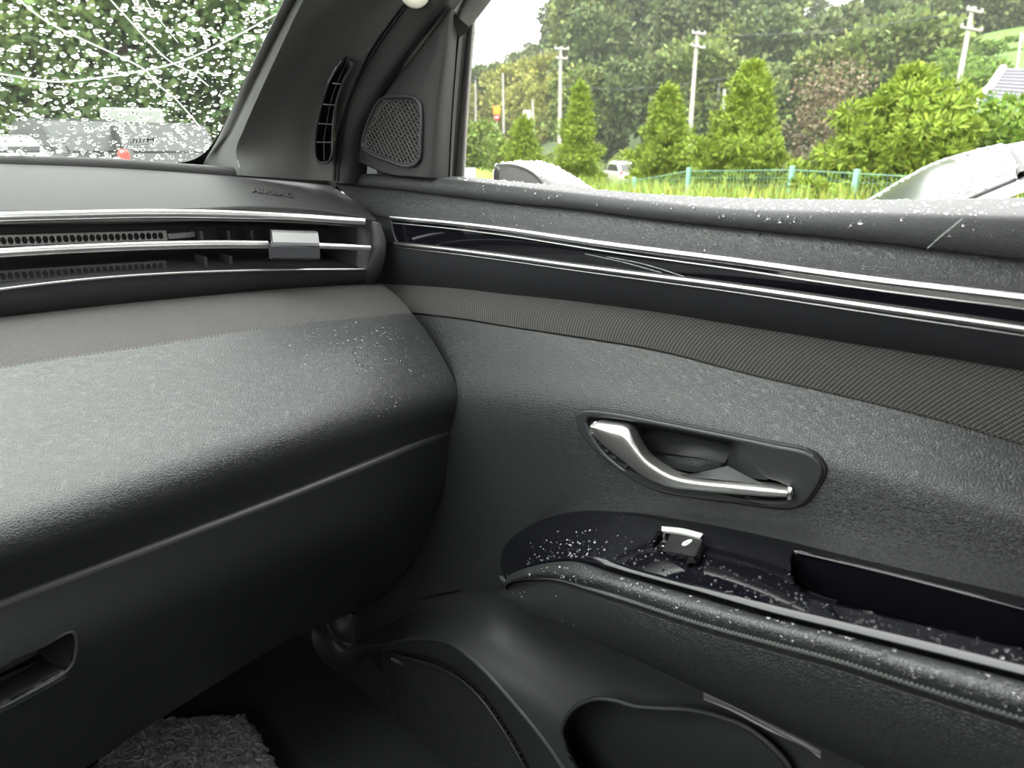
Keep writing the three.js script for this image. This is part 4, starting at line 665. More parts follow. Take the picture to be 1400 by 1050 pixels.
// the wooded hill: three dark broad trees and two hill pines, each copied with its own place, turn and size
const hillGreen = [leafMat('h1', .0897, .1211, 0.024), leafMat('h2', .1121, .148, 0.027), leafMat('h3', .0762, .1076, 0.027)], yellowGreen = leafMat('yg', .2332, .2421, .0448), hillPine = leafMat('hp', .0852, .1121, 0.032);
const wood = [0, 1, 2].map((i) => leafTree('broadleaf_tree', 'leafy green tree in the dense woods on the hill behind the poles', 'tree', 10, [9, 8, 7.5][i], 60 + i, hillGreen[i], 'trees of the wooded hill', { blobs: 34, n: 230, size: .34 }));
const tallPine = [0, 1].map((i) => { const t = leafTree('hill_pine', 'dark hill pine with flat layered crown on the wooded hill', 'tree', 11, 5.5, 80 + i, hillPine, 'pines of the wooded hill', { blobs: 18, n: 190, size: .3, low: .45 }); return t; });
{
  const mark = (px) => px < 800 ? 'the leftmost tall pole' : px < 930 ? 'the second young pine' : px < 995 ? 'the middle pole' : px < 1085 ? 'the full young pine' : px < 1190 ? 'the brown tree' : px < 1295 ? 'the broad young pine' : 'the slanted pole';
  const r = rngOf(404), used = new Set();
  const put = (src, p, s, label, group) => { let o = src; if (used.has(src)) { o = src.clone(); o.name = numbered(src.name.replace(/_\d+$/, '')); scene.add(o); } used.add(src); place(o, p, r() * 6.28, s); if (label) { o.userData.label = label; o.userData.group = group; } return o; };
  for (const [d, h, step] of [[64, 9, 46], [76, 9.5, 52], [90, 10, 50], [98, 10, 50], [106, 10, 46], [116, 10, 40], [126, 10, 38]]) for (let px = 655 + (d % 7) * 5; px < 1480; px += step * (.8 + .4 * r())) {
    if (px > 1255 && d < 95) continue;                                        // the mown slope at the right
    if (px < 780 && d < 100) continue;
    const az = azOf(px), y = ground(az, d), lim = EYE.y + RISE(topAt(px)) * d, hh = Math.min(h * (.8 + .45 * r()), Math.max(3, lim - y + .3));
    const pineHere = r() < .22, rank = d < 80 ? 'low on' : d < 104 ? 'halfway up' : 'high on', kind = pineHere ? 'dark hill pine' : 'leafy green tree';
    put(pineHere ? tallPine[r() < .5 ? 0 : 1] : wood[Math.floor(r() * 3)], bearing(az, d, y - .3), hh / 10, kind + ' ' + rank + ' the wooded hill, behind ' + mark(px), (pineHere ? 'hill pines ' : 'trees ') + rank + ' the wooded hill behind ' + mark(px));
  }
  // beyond the crest at the left and the lone pines in the gap of the skyline
  for (const [px, top, d, k] of [[1098, 3, 122, 1], [1130, 22, 122, 0], [1172, 0, 120, 1]]) put(tallPine[k], bearing(azOf(px), d, far(px, top, d).y - 9), .88, ['tall lone pine standing clear in the gap of the skyline', 'short pine right of the lone pine on the skyline', 'hill pine at the right edge of the skyline gap'][[1098, 1130, 1172].indexOf(px)], 'pines on the skyline');
  // woods ahead of the car, seen through the windscreen
  const ahead = (px) => px < 80 ? 'above the white car' : px < 150 ? 'above the dark car' : px < 235 ? 'above the box truck' : 'beside the pillar trim';
  const nearWood = [0, 1].map((k) => leafTree('woodland_tree', 'green tree in the woods ahead, behind the wet windscreen', 'tree', 10, [8, 7][k], 70 + k, leafMat('n' + k, [.075, .1][k], [.125, .15][k], [.035, .04][k]), 'trees seen through the windscreen', { blobs: 40, n: 330, size: .17, low: .06 }));
  for (const [d, h] of [[24, 9], [30, 11], [39, 13]]) for (let px = -160; px < 470; px += (d < 25 ? 125 : 95) * (.8 + .4 * r())) { const az = azOf(px); put(nearWood[r() < .5 ? 0 : 1], bearing(az, d + r() * 3), h / 10 * (.85 + .3 * r()), 'green tree in the woods ahead, seen through the windscreen ' + ahead(px), 'windscreen woods ' + ahead(px)); }
  // yellowish row at the left end
  const yt = [0, 1].map((i) => leafTree('yellow_green_tree', 'yellowish green tree at the left foot of the hill', 'tree', 10, 6.5, 90 + i, yellowGreen, 'yellowish trees at the left foot of the hill', { blobs: 28, n: 210, size: .32, low: .1 }));
  let i = 0; for (const [px, top, d] of [[676, 96, 92], [700, 84, 88], [722, 78, 84], [742, 70, 80], [760, 96, 76], [652, 104, 110], [645, 112, 104], [708, 110, 80], [690, 118, 82], [735, 115, 76]]) { const az = azOf(px), y = ground(az, d), t = far(px, top, d).y; put(yt[i++ % 2], bearing(az, d, y - .2), V((t - y) / 10 * .8, (t - y) / 10.2, (t - y) / 10 * .8)); }
  // brush below the hill: low rounded shrubs
  const bush = [0, 1].map((k) => leafTree('shrub', 'low green shrub in the brush at the foot of the hill', 'shrub', 2.2, 3, 95 + k, leafMat('bush' + k, k ? .12 : .15, k ? .17 : .2, .025), 'shrubs at the foot of the hill', { blobs: 16, n: 170, size: .13, low: .1 }));
  for (const d of [30, 38, 46, 54]) for (let px = 645; px < 1460; px += 60 * (.7 + .6 * r()) * 30 / d * 1.2) if (d > 47 || px < 815 || px > 885) put(bush[r() < .5 ? 0 : 1], bearing(azOf(px), d + r() * 4), .55 + r() * .6, 'low green shrub in the ' + (d < 40 ? 'nearer' : 'farther') + ' brush below ' + mark(px), (d < 40 ? 'nearer' : 'farther') + ' shrubs below ' + mark(px));
}
{ // single shrubs and the brown trees
  const brown = leafMat('brown', .12, .095, .055), t = leafTree('bare_tree', 'half dead brown tree between the two broad young pines', 'tree', 6, 4.2, 111, brown, null, { blobs: 34, n: 90, size: .1, low: .2 });
  place(t, bearing(azOf(1128), 22), 0, (far(1128, 92, 22).y - ground(azOf(1128), 22)) / 6);
  const u = leafTree('dry_thicket', 'brown dry vine thicket beside the grey tiled roof', 'thicket', 4, 3, 112, leafMat('dry', .1292, .0988, .0532), null, { blobs: 26, n: 170, size: .1, low: .05 });
  place(u, bearing(azOf(1368), 15), 0, V(.55, (far(1368, 122, 15).y - ground(azOf(1368), 15)) / 4, .55));
  const g = leafTree('leafy_bush', 'bright green bush at the right edge over the neighbouring car', 'bush', 3, 3, 113, pineDeep, null, { blobs: 26, n: 200, size: .09, low: .05 });
  place(g, bearing(azOf(1412), 13), 0, (far(1412, 120, 13).y - ground(azOf(1412), 13)) / 3 * .95);
  const k = leafTree('leafy_bush', 'mid green bush between the brown thicket and the broad pine', 'bush', 3, 3, 114, leafMat('bk', .076, .1444, .0228), null, { blobs: 26, n: 200, size: .1, low: .05 });
  place(k, bearing(azOf(1310), 17), 0, V(1, (far(1310, 138, 17).y - ground(azOf(1310), 17)) / 3, 1));
  for (const [px, top, wpx, lab, c] of [[1352, 62, 20, 'dark clipped dome shrub on the mown slope, the larger of two', .06], [1372, 76, 14, 'small dark round shrub on the mown slope beside the dome', .05]]) { const d = 70, s = leafTree('clipped_shrub', lab, 'shrub', 2, 2, 120 + px, leafMat('clip', .057, .0684, .0342), null, { blobs: 16, n: 60, size: .16, low: .2 }), top3 = far(px, top, d); place(s, V(top3.x, top3.y - wpx * d / 950 * 1.2, top3.z), 0, wpx * d / 950 / 1.9); }
}
// mown slope with hedge rows, the roof and the flag
{
  const d = 78, slopeRows = [[[1240, 100, 60], [1320, 108, 58], [1420, 112, 55], [1560, 110, 55]], [[1285, 72, 74], [1340, 64, 74], [1420, 58, 74], [1560, 50, 74]], [[1288, 66, 88], [1340, 48, 90], [1400, 36, 92], [1560, 20, 95]]];
  struct('mown_slope', loft(slopeRows.map((q) => q.map(([x, y, dd]) => far(x, y, dd))), { n: 40, m: 10, soft: true }), std({ map: lawnTex, roughness: 1 }));
  const hedgeMat = leafMat('hedge', .114, .1824, .0228);
  const hedges = [[1290, 1318, 78, 60], [1325, 1360, 66, 66], [1296, 1326, 88, 58], [1300, 1345, 98, 54], [1322, 1362, 90, 60], [1330, 1366, 104, 52], [1308, 1340, 112, 50], [1378, 1396, 76, 70], [1376, 1390, 59, 76]];
  const lab = ['clipped hedge row on the mown slope, highest left of the pole', 'clipped hedge below the dome shrub', 'second hedge row left of the slanted pole', 'long hedge row halfway down the slope', 'hedge row right of the pole, above the roof gable', 'hedge row just left of the white gable', 'lowest hedge row of the slope', 'short hedge beside the flagpole', 'tiny dark hedge high on the lawn'];
  hedges.forEach(([x0, x1, py, dd], i) => { const p = far((x0 + x1) / 2, py, dd), len = (x1 - x0) * dd / 950, t = thing('hedge', lab[i], 'hedge', [p.x, p.y, p.z]), list = [], along = SIDE; for (let k = 0; k <= 6; k++) list.push([along.x * len * (k / 6 - .5), 0, along.z * len * (k / 6 - .5), .55, 90]); const f = shade(new THREE.Mesh(sprays(list, 300 + i, .2), hedgeMat)); f.name = numbered('foliage'); f.userData.kind = 'stuff'; t.add(f); });
  const roof = thing('house_roof', 'grey tiled house roof with a white gable edge at the right', 'roof', [far(1370, 140, 30).x, far(1370, 140, 30).y, far(1370, 140, 30).z]);
  const r = (x, y, dd) => far(x, y, dd), tileMat = std({ color: lin(.085, .085, .095), roughness: .95 }), white = std({ color: lin(.7, .68, .62), roughness: .8 });
  const ridge = [r(1371, 96, 34), r(1560, 97, 38)], eave = [r(1327, 168, 27), r(1540, 200, 31)];
  mesh('roof_slope', loft([ridge, eave], { n: 20, m: 6, r: .03, rim: { first: .1, last: .15, start: .1, end: .1 } }), std({ color: lin(.2), roughness: .9 }), roof);
  for (let k = 0; k < 15; k++) { const a = ridge[0].clone().lerp(eave[0], k / 15), b = ridge[1].clone().lerp(eave[1], k / 15), a2 = ridge[0].clone().lerp(eave[0], (k + 1.1) / 15), b2 = ridge[1].clone().lerp(eave[1], (k + 1.1) / 15), up = V(0, .07, 0), lo = V(0, .11, 0); mesh('roof_tile_course', loft([[a.add(up), b.add(up)], [a2.add(lo), b2.add(lo)]], { n: 16, m: 2, r: .02, rim: { last: .05, start: .03 } }), tileMat, roof); }
  mesh('gable_edge', tube([r(1371, 93, 33.8), r(1352, 120, 31), r(1341, 131, 29.5)], .13, 20, 6), white, roof);
  mesh('gable_edge', tube([r(1334, 138, 28.6), r(1329, 147, 28), r(1325, 153, 27.6)], .11, 12, 6), white, roof);
  mesh('house_wall', box(-2.5, 2.5, -3.2, -1.4, -2, 2).rotateY(-1.1).translate(r(1420, 150, 33).x, r(1420, 150, 33).y, r(1420, 150, 33).z), white, roof);
  const fp = r(1391, 96, 40), flag = thing('flagpole', 'thin white flagpole with a white flag on the mown slope', 'flagpole', [fp.x, fp.y, fp.z]);
  const wm = std({ color: lin(.8), roughness: .6 });
  mesh('pole', tube([r(1390, 100, 40), r(1393.5, 70, 40), r(1396.5, 44, 40)], .035, 10, 6), wm, flag);
  mesh('flag', loft([[r(1396, 47, 40), r(1400, 48, 40.2), r(1407, 52, 40)], [r(1394.5, 56, 40), r(1399, 56, 40.3), r(1406, 58, 40)]], { n: 10, m: 4 }), wm, flag);
}
// ---- poles and wires
const concrete = std({ color: lin(.3, .285, .26), roughness: .9 });
function utilityPole(px, top, base, d, label, arms, w = .13) {
  const a = far(px[0], top, d), b = far(px[1], base, d), y0 = Math.min(b.y, ground(azOf(px[1]), d)), p = thing('utility_pole', label, 'utility pole', [b.x, y0, b.z]);
  const foot = a.clone().lerp(b, (a.y - y0) / (a.y - b.y));
  const ax = a.clone().sub(foot), g = new THREE.CylinderGeometry(w * .65, w * 1.15, ax.length(), 12); g.applyQuaternion(new THREE.Quaternion().setFromUnitVectors(V(0, 1, 0), ax.clone().normalize())); const m = a.clone().add(foot).multiplyScalar(.5); g.translate(m.x, m.y, m.z);
  mesh('shaft', g, concrete, p);
  for (const [x0, y0a, x1, y1a] of arms) { const q0 = far(x0, y0a, d - .1), q1 = far(x1, y1a, d - .1); mesh('crossarm', tube([q0, q0.clone().lerp(q1, .5), q1], w * .42, 6, 6), concrete, p); for (const t of [.06, .5, .94]) { const q = q0.clone().lerp(q1, t); mesh('insulator', new THREE.CylinderGeometry(w * .35, w * .5, w * 1.1, 8).translate(q.x, q.y + w * .6, q.z), concrete, p); } }
}
utilityPole([766.5, 765], 64, 190, 58, 'pale concrete utility pole with two crossarms, leftmost tall one', [[758, 66.5, 778, 67.5], [760, 79.5, 776, 80.5]], .17);
utilityPole([953.5, 944.5], 43, 166, 52, 'pale concrete utility pole in the middle, two crossarms, taller', [[946, 45, 965, 47], [945, 62, 964, 66]], .17);
utilityPole([985.5, 979], 78, 170, 62, 'thin grey utility pole just right of the middle pole', [[970, 93, 992, 92.5]], .13);
utilityPole([1330, 1307], 9, 132, 44, 'slanted pale utility pole in front of the mown slope', [[1322, 13, 1343, 17.5], [1313, 37, 1343, 42.5]], .16);
utilityPole([807.5, 806], 88, 112, 70, 'short pole top showing above the slim young pine', [], .13);
utilityPole([687.5, 688.5], 100, 165, 66, 'thin pole behind the orange sign', [], .12);
utilityPole([728, 729], 136, 166, 56, 'short pole right of the white sign', [], .12);
utilityPole([650, 650.5], 110, 166, 80, 'faint thin pole close to the window frame', [], .12);
utilityPole([990.5, 989.5], 122, 150, 50, 'stubby white post top in front of the thin grey pole', [], .14);
const wireMat = std({ color: lin(.06), roughness: .8 });
[[[560, 70, 60], [650, 85, 58], [766, 70, 58]], [[766, 118, 57], [860, 122, 55], [953, 112, 52], [1010, 104, 50]], [[953, 50, 52], [1140, 42, 47], [1330, 16, 44]]].forEach((q, i) => tag(mesh('power_line', tube(q.map(([x, y, d]) => far(x, y, d)), .02, 30, 5), wireMat), ['thin overhead wire left of the leftmost tall pole', 'thin overhead wire from the leftmost pole to the middle pole', 'thin overhead wire from the middle pole to the slanted pole'][i], 'wire'));
// ---- signs
function sign(name, label, px, py, d, make) { const p = far(px, py, d), gy = ground(azOf(px), d), s = thing(name, label, 'sign', [p.x, gy, p.z]); mesh('post', new THREE.CylinderGeometry(.05, .05, p.y - gy + .4, 8).translate(p.x, (p.y + gy) / 2, p.z), concrete, s); make(s, p); return s; }
const facing = (g, p, off = 0) => { const d = EYE.clone().sub(p); d.y = 0; d.normalize(); return g.applyMatrix4(new THREE.Matrix4().makeRotationY(Math.atan2(d.x, d.z))).translate(p.x + d.x * off, p.y, p.z + d.z * off); };
sign('road_sign', 'orange square sign over a round no entry sign by the road', 679, 155, 46, (s, p) => {
  const px = 46 / 960;
  mesh('orange_board', facing(new RoundedBoxGeometry(9 * px, 10 * px, .05, 2, .02), p.clone().add(V(0, 3.5 * px, 0)), .08), std({ color: lin(.85, .25, .02), roughness: .5 }), s, 'orange board');
  const q = p.clone().add(V(0, -5 * px, 0));
  const disc = mesh('no_entry_disc', facing(new THREE.CylinderGeometry(3.6 * px, 3.6 * px, .05, 28).rotateX(Math.PI / 2), q, .08), std({ color: lin(.7, .03, .04), roughness: .5 }), s, 'red disc with a white bar');
  mesh('white_bar', facing(new THREE.BoxGeometry(4.8 * px, 1.7 * px, .02), q, .12), std({ color: lin(.8), roughness: .5 }), disc);
});
sign('white_sign', 'plain white board sign left of the slim young pine', 720.5, 158, 40, (s, p) => mesh('board', facing(new RoundedBoxGeometry(10 * 40 / 960, 12 * 40 / 960, .06, 2, .05), p, .08), std({ color: lin(.8), roughness: .5 }), s));
// ---- shed by the road
{
  const p = far(640, 202, 44), t = thing('roadside_shed', 'low grey shed beside the pale road near the window frame', 'shed', [p.x, p.y, p.z]), w = 44 / 960;
  mesh('walls', facing(new THREE.BoxGeometry(40 * w, 20 * w, 2), p.clone().add(V(0, 10 * w, 0))), std({ color: lin(.2, .2, .21), roughness: .8 }), t);
  mesh('roof', facing(new RoundedBoxGeometry(44 * w, 4 * w, 2.4, 2, .05), p.clone().add(V(0, 22 * w, 0))), std({ color: lin(.12), roughness: .7 }), t);
  for (const k of [6, 15]) mesh('window', facing(new THREE.BoxGeometry(5 * w, 7 * w, .06), p.clone().add(SIDE.clone().multiplyScalar(k * w)).add(V(0, 12 * w, 0)), 1.02), std({ color: lin(.45), roughness: .3 }), t);
}
// ---- wire fence
{
  const d = 12, fence = thing('wire_fence', 'pale green wire mesh fence with square posts behind the car window', 'fence', [far(1088, 240, d).x, far(1088, 240, d).y - .7, far(1088, 240, d).z]);
  const green = std({ color: lin(.17, .34, .26), roughness: .5 }), P = (x, y, dd) => far(x, y, dd);
  const postsPx = [[660, 17], [730, 16], [800, 15], [870, 14.2], [945, 13.4], [1088, 12], [1178, 11.4], [1285, 10.8]];
  const topY = .8, tops = postsPx.map(([px, dd]) => bearing(azOf(px), dd, topY - (14 - dd) * .02 - (dd > 13 ? (dd - 13) * .3 : 0)));
  tops.forEach((q, i) => mesh('fence_post', box(q.x - .035, q.x + .035, q.y - 1.5, q.y + .06, q.z - .035, q.z + .035, .01), green, fence));
  for (let i = 0; i + 1 < tops.length; i++) {
    const a = tops[i], b = tops[i + 1], len = a.distanceTo(b), w = [];
    for (let y = 0; y < 1.3; y += .12) w.push(tube([a.clone().add(V(0, -y, 0)), a.clone().lerp(b, .5).add(V(0, -y, 0)), b.clone().add(V(0, -y, 0))], y ? .0018 : .005, 2, 4));
    for (let x = 0; x < len; x += .07) { const q = a.clone().lerp(b, x / len); w.push(box(q.x - .0016, q.x + .0016, q.y - 1.3, q.y, q.z - .0016, q.z + .0016)); }
    const m = mesh('mesh_panel', w, green, fence); m.userData.kind = 'stuff';
  }
}
// ---- tall meadow grass
{
  const blade = new THREE.BufferGeometry(); blade.setAttribute('position', new THREE.Float32BufferAttribute([-.012, 0, 0, .012, 0, 0, -.008, .3, .03, .009, .3, .03, .002, .55, .14], 3)); blade.setIndex([0, 1, 2, 1, 3, 2, 2, 3, 4]); blade.computeVertexNormals();
  const N = 26000, im = new THREE.InstancedMesh(blade, std({ color: lin(.17, .23, .04), roughness: .9 }), N), r = rngOf(9), o = new THREE.Object3D();
  for (let i = 0; i < N; i++) { const az = lerp(44.5 * D, 82 * D, r()), d = 10 + 34 * Math.pow(r(), 1.6), p = bearing(az, d); o.position.copy(p); o.rotation.set((r() - .5) * .5, r() * 6.28, (r() - .5) * .5); const s = (.5 + r() * .9) * (.7 + d / 40); o.scale.set(s * 1.6, s, s); o.updateMatrix(); im.setMatrixAt(i, o.matrix); im.setColorAt(i, lin(.75 + r() * .6, .8 + r() * .4, .6 + r() * .6)); }
  im.name = 'meadow_grass'; tag(im, 'tall yellow green meadow grass behind the wire fence', 'grass', null, 'stuff'); scene.add(shade(im));
}
// ---- parked cars
function parkedCar(name, label, pos, turn, paint, len = 4.4, h = 1.5, w = 1.8, tail = null) {
  const c = thing(name, label, 'car', [pos.x, pos.y, pos.z]), glassM = std({ color: lin(.01, .012, .012), roughness: .5 });
  const body = (pts, width, inset) => { const s = new THREE.Shape(); s.moveTo(...pts[0]); for (const p of pts.slice(1)) s.lineTo(...p); const g = new THREE.ExtrudeGeometry(s, { depth: width - .12, bevelEnabled: true, bevelSize: .06, bevelThickness: .06, bevelSegments: 3 }); g.translate(0, 0, -width / 2 + .06); return g; };
  const add = (n, g, m, lab) => { const o = shade(new THREE.Mesh(g, m)); o.name = numbered(n); if (lab) o.userData.label = lab; c.add(o); return o; };
  const L2 = len / 2;
  add('lower_body', body([[-L2, .3], [-L2 + .04, .75], [-L2 + .9, .92], [L2 - .25, .95], [L2, .8], [L2, .3]], w), paint);
  add('cabin', body([[-L2 + .95, .9], [-L2 + 1.7, h - .06], [-L2 + 2.4, h], [L2 - .9, h - .06], [L2 - .2, .92]], w - .2), paint);
  add('windows', new THREE.ExtrudeGeometry(new THREE.Shape([[-L2 + 1.15, .95], [-L2 + 1.78, h - .14], [L2 - .95, h - .16], [L2 - .4, .97]].map((p) => new THREE.Vector2(...p))), { depth: w - .19, bevelEnabled: false }).translate(0, 0, -(w - .19) / 2), glassM);
  const scr = (x0, y0, x1, y1) => { const g = new THREE.BoxGeometry(Math.hypot(x1 - x0, y1 - y0), .02, w - .5); g.rotateZ(Math.atan2(y1 - y0, x1 - x0)); g.translate((x0 + x1) / 2, (y0 + y1) / 2, 0); return g; };
  add('front_glass', scr(-L2 + .98, 1.0, -L2 + 1.6, h - .1), glassM); add('rear_glass', scr(L2 - .17, 1.0, L2 - .74, h - .1), glassM);
  for (const sx of [-L2 + .8, L2 - .8]) for (const sz of [-1, 1]) { const wh = add('wheel', new THREE.TorusGeometry(.23, .1, 10, 24).translate(sx, .33, sz * (w / 2 - .1)), M.rubber); }
  for (const sz of [-1, 1]) { add('headlamp', new RoundedBoxGeometry(.1, .12, .36, 2, .04).translate(-L2 + .04, .68, sz * (w / 2 - .3)), std({ color: lin(.7), roughness: .2 })); add('tail_lamp', new RoundedBoxGeometry(.14, .32, .16, 2, .04).translate(L2 - .02, .9, sz * (w / 2 - .14)), tail ?? std({ color: lin(.5, .02, .02), roughness: .3 })); }
  add('number_plate', new THREE.BoxGeometry(.02, .11, .5).translate(-L2 - .06, .45, 0), std({ color: lin(.7), roughness: .5 })); add('number_plate', new THREE.BoxGeometry(.02, .11, .5).translate(L2 + .06, .6, 0), std({ color: lin(.7), roughness: .5 }));
  c.rotation.y = turn; return c;
}
const boxPaint = std({ color: lin(.22, .24, .21), roughness: .7 }), whitePaint = phys({ color: lin(.5), roughness: .3, clearcoat: 1 }), greyPaint = std({ color: lin(.02, .022, .021), roughness: .6 }), darkPaint = std({ color: lin(.012, .014, .015), roughness: .4 });
{
  let d = 46, t = far(852, 221, d); parkedCar('parked_car', 'white car facing us on the lower lot, below the second young pine', V(t.x, t.y - 1.55, t.z), -YAW + .15 + Math.PI / 2 + Math.PI, whitePaint, 4.3, 1.55);
  d = 52; t = far(938, 209, d); parkedCar('parked_car', 'white car roof showing between two young pines', V(t.x, t.y - 1.5, t.z), .3, whitePaint);
  const at = (px, d) => bearing(azOf(px), d);
  parkedCar('parked_car', 'dark car beyond the windscreen, left of the grey car', at(112, 17), Math.PI / 2 + .1, darkPaint, 4.3, 1.56);
  parkedCar('parked_car', 'wet grey car with a red tail lamp beyond the windscreen', at(222, 16), -Math.PI / 2 + 2.95, greyPaint, 4.2, 1.48, 1.8, std({ color: lin(.85, .05, .03), roughness: .3 }));
  parkedCar('parked_car', 'white car at the left edge of the windscreen view', at(8, 17.5), Math.PI / 2 - .3, whitePaint, 4.4, 1.25);
  const v = at(188, 19), van = thing('box_truck', 'white box truck behind the grey car beyond the windscreen', 'truck', [v.x, v.y, v.z]);
  const add = (n, g, m) => { const o = shade(new THREE.Mesh(g, m)); o.name = numbered(n); van.add(o); };
  add('cargo_box', new RoundedBoxGeometry(1.5, 1.7, 1.2, 3, .08).translate(0, 1.4, 0), boxPaint); add('cab', new RoundedBoxGeometry(1.45, 1.2, 1.2, 3, .15).translate(0, 1, -1.9), whitePaint); for (const x of [-.6, .6]) for (const z of [-1.8, .8]) add('wheel', new THREE.TorusGeometry(.22, .1, 8, 20).rotateY(Math.PI / 2).translate(x, .32, z), M.rubber);
  van.rotation.y = -azOf(188); van.scale.setScalar(.84);
}
{ // red bollard in front of the grey car
  const p = far(167.5, 204, 11), g = ground(azOf(167.5), 11), b = thing('bollard', 'red bollard standing before the grey car beyond the windscreen', 'bollard', [p.x, g, p.z]), red = std({ color: lin(.75, .04, .03), roughness: .5 });
  mesh('post', new THREE.LatheGeometry([[0, 0], [.09, 0], [.09, .04], [.07, .06], [.068, p.y - g - .05], [.05, p.y - g - .01], [0, p.y - g]].map(([x, y]) => new THREE.Vector2(x, y)), 20).translate(p.x, g, p.z), red, b);
  mesh('base', new THREE.CylinderGeometry(.14, .16, .05, 20).translate(p.x, g + .025, p.z), M.rubber, b);
}
// ---- the neighbouring car right beside the door
{
  const base = bearing(85 * D, 3), n = thing('neighbour_car', 'wet silver grey car parked alongside, its windscreen seen over the door sill', 'car', [base.x, 0, base.z]);
  const paint = std({ color: lin(.07, .068, .067), roughness: .3 }), pale = std({ color: lin(.03, .04, .032), roughness: .16 });
  const frit = std({ color: lin(.05), roughness: .5 });
  const farEdge = [far(1165, 284, 3.7), far(1192, 270.5, 3.7), far(1235, 245, 3.6), far(1280, 222.5, 3.5), far(1330, 207.5, 3.45), far(1366, 199.5, 3.4)], nearEdge = [far(1230, 330, 2.35), far(1290, 292, 2.35), far(1332, 269, 2.4), far(1362, 256, 2.45), far(1386, 246, 2.5), far(1398, 239.5, 2.5)];
  mesh('windscreen', loft([farEdge, nearEdge], { n: 50, m: 10, bulge: .03 }), pale, n, 'pale wet windscreen'); surf.neighbour = loft([farEdge, nearEdge], { n: 50, m: 10, bulge: .032 }).userData.spot;
  mesh('screen_border', loft([farEdge.map((p) => p.clone().add(V(0, .006, 0))), [far(1178, 286, 3.55), far(1204, 270, 3.55), far(1246, 247, 3.45), far(1290, 226, 3.38), far(1336, 211, 3.32), far(1369, 203, 3.3)].map((p) => p.add(V(0, .008, 0)))], { n: 40, m: 3 }), frit, n);
  mesh('roof', loft([[far(1368, 199, 3.4), far(1388, 216, 2.95), far(1400, 239, 2.5)], [far(1400, 193, 3.4), far(1430, 206, 3), far(1450, 232, 2.5)], [far(1600, 165, 3.3), far(1640, 180, 2.9), far(1660, 215, 2.5)]], { n: 30, m: 8, soft: true, r: .01, rim: { first: .02 } }), paint, n);
  mesh('roof_seam', tube([far(1366.5, 200.5, 3.4), far(1378, 207, 3.15), far(1388, 219, 2.85), far(1398, 240, 2.48)], .013, 24, 8), M.dark, n);
  mesh('pillar', loft([nearEdge.map((p) => p.clone().add(V(0, -.004, 0))), [far(1260, 345, 2.2), far(1310, 310, 2.2), far(1350, 284, 2.25), far(1385, 268, 2.3), far(1420, 256, 2.3), far(1450, 246, 2.3)]], { n: 40, m: 4, bulge: .01 }), paint, n);
  mesh('pillar_seam', tube([far(1318, 276.5, 2.38), far(1332, 269, 2.38), far(1362, 256, 2.42), far(1387, 245.5, 2.48)], .006, 24, 6), M.rubber, n);
  mesh('side_window', loft([[far(1420, 262, 2.3), far(1450, 249, 2.3), far(1600, 225, 2.4)], [far(1400, 300, 2.2), far(1450, 300, 2.2), far(1600, 300, 2.2)]], { n: 20, m: 4 }), std({ color: lin(.05), roughness: .1 }), n);
  mesh('body_side', box(2.1, 2.2, .25, .72, -2.4, 2, .05), paint, n);
  mesh('bonnet', loft([[V(2.15, .68, -2.3), V(2.9, .72, -2.4), V(3.6, .68, -2.3)], [V(2.12, .76, -.9), V(2.9, .8, -1.0), V(3.7, .76, -.9)]], { n: 20, m: 8, bulge: .02 }), paint, n);
}
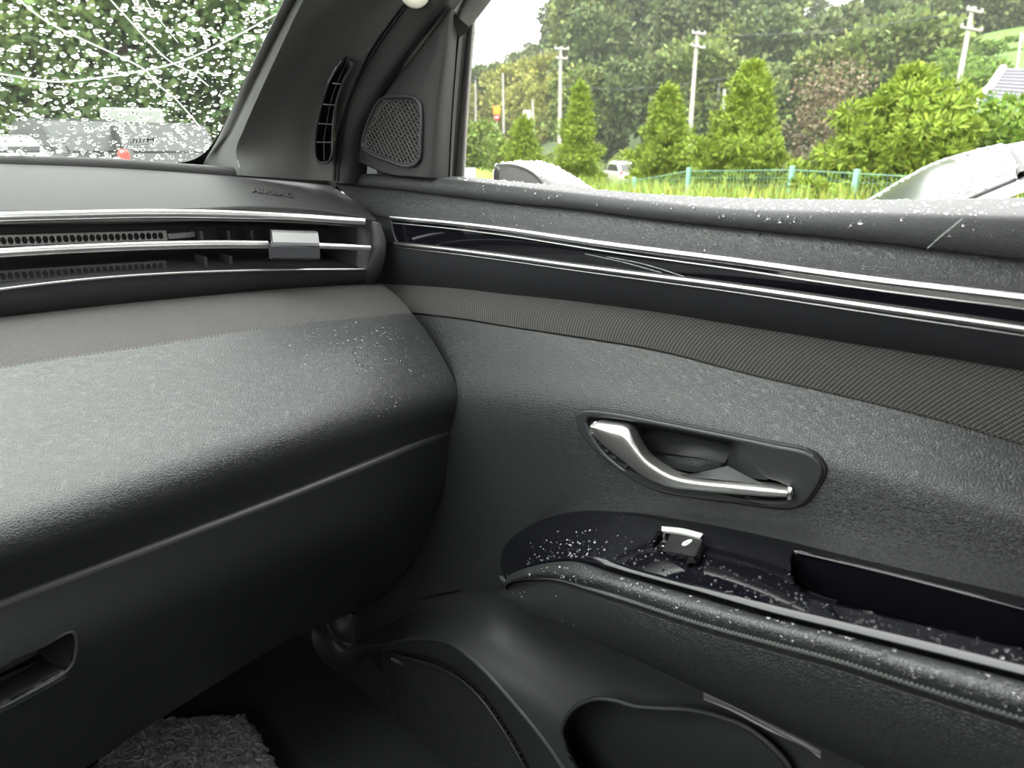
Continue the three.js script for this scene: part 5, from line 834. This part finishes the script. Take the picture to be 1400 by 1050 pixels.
// ---------------------------------------------------------------- rain: clear drops lying on the surfaces
{
  const dome = new THREE.SphereGeometry(1, 12, 8), o = new THREE.Object3D(), UP = V(0, 1, 0);
  const rain = (name, label, n, seed, make) => {
    const im = new THREE.InstancedMesh(dome, M.water, n), r = rngOf(seed);
    for (let i = 0; i < n; i++) { const { p, n: nn, s, f = .55, sx = 1, sy = 1 } = make(r, i); o.position.copy(p); o.quaternion.setFromUnitVectors(UP, nn); o.scale.set(s * sx, s * f, s * sy); o.updateMatrix(); im.setMatrixAt(i, o.matrix); }
    im.name = name; tag(im, label, 'raindrops', null, 'stuff'); scene.add(shade(im));
  };
  const gauss = (r) => (r() + r() + r() + r() - 2) * .87;
  const size = (r, a, b) => a + (b - a) * Math.pow(r(), 3.2);
  const glassN = V(0, .866, -.5);
  rain('windscreen_raindrops', 'many clear raindrops on the outside of the windscreen', 6400, 501, (r) => { const s = size(r, .0007, .0034); return { p: screenPoint(lerp(-.12, .412, r()), lerp(-.03, .56, r())).addScaledVector(glassN, s * .42), n: glassN, s, sx: .9 + r() * .7, sy: .8 + r() * .3 }; });
  const on = (spot, u, v, s, f = .55, sink = .15) => { const q = spot(clamp(u, 0, .999), clamp(v, .01, .985)); return { p: q.p.addScaledVector(q.n, s * f * (1 - sink) - .0001), n: q.n, s, f }; };
  // dashboard pad, thickest towards the door
  rain('dashboard_raindrops', 'fine raindrops scattered on the padded dashboard front by the door', 420, 502, (r) => { const s = size(r, .0006, .0017); return on(surf.pad, .93 + gauss(r) * .05, .34 + gauss(r) * .27, s); });
  rain('door_raindrops', 'fine raindrops scattered on the door top and upper door panel', 3860, 503, (r, i) => {
    if (i < 1500) { const s = size(r, .0004, .0016); return on(surf.cap, lerp(.18, .9, r()), i < 1150 ? r() * .5 : .45 + .35 * Math.pow(r(), 1.6), s, .45); }
    if (i < 2150) { const s = size(r, .0004, .0013); return on(surf.upper, .2 + .58 * r(), .15 + .75 * r(), s); }
    if (i >= 3300 && i < 3700 || i < 2650) { let d; do { const s = size(r, .00045, .0013), u = .17 + .72 * Math.pow(r(), .62); d = on(surf.console, u, .97 - .55 * Math.pow(r(), 2.1), s, .6); } while (inside(surf.well, d.p.z, d.p.x)); return d; }
    if (i < 3000 || i >= 3700) { const s = size(r, .0004, .0016); return on(surf.roll, lerp(.16, .88, Math.pow(r(), .6)), .08 + r() * .7, s, .5); }
    if (i < 3070) { const s = size(r, .0004, .0012); return on(surf.bolster, lerp(.1, .7, r()), .1 + r() * .5, s); }
    if (i < 3110) { const s = size(r, .0004, .001); return on(surf.main, lerp(.02, .5, r()), r() * .9, s); }
    const s = size(r, .001, .0034); return on(surf.mirror, r(), r(), s, .45);
  });
  rain('neighbour_raindrops', 'raindrops on the windscreen edge of the neighbouring car', 700, 504, (r) => { let u = r(), v = r(); while (u > .1 && u < .72 && v > .14 && v < .78) { u = r(); v = r(); } const s = size(r, .004, .009); return on(surf.neighbour, u, v, s, .4); });
}
renderer.render(scene, camera);
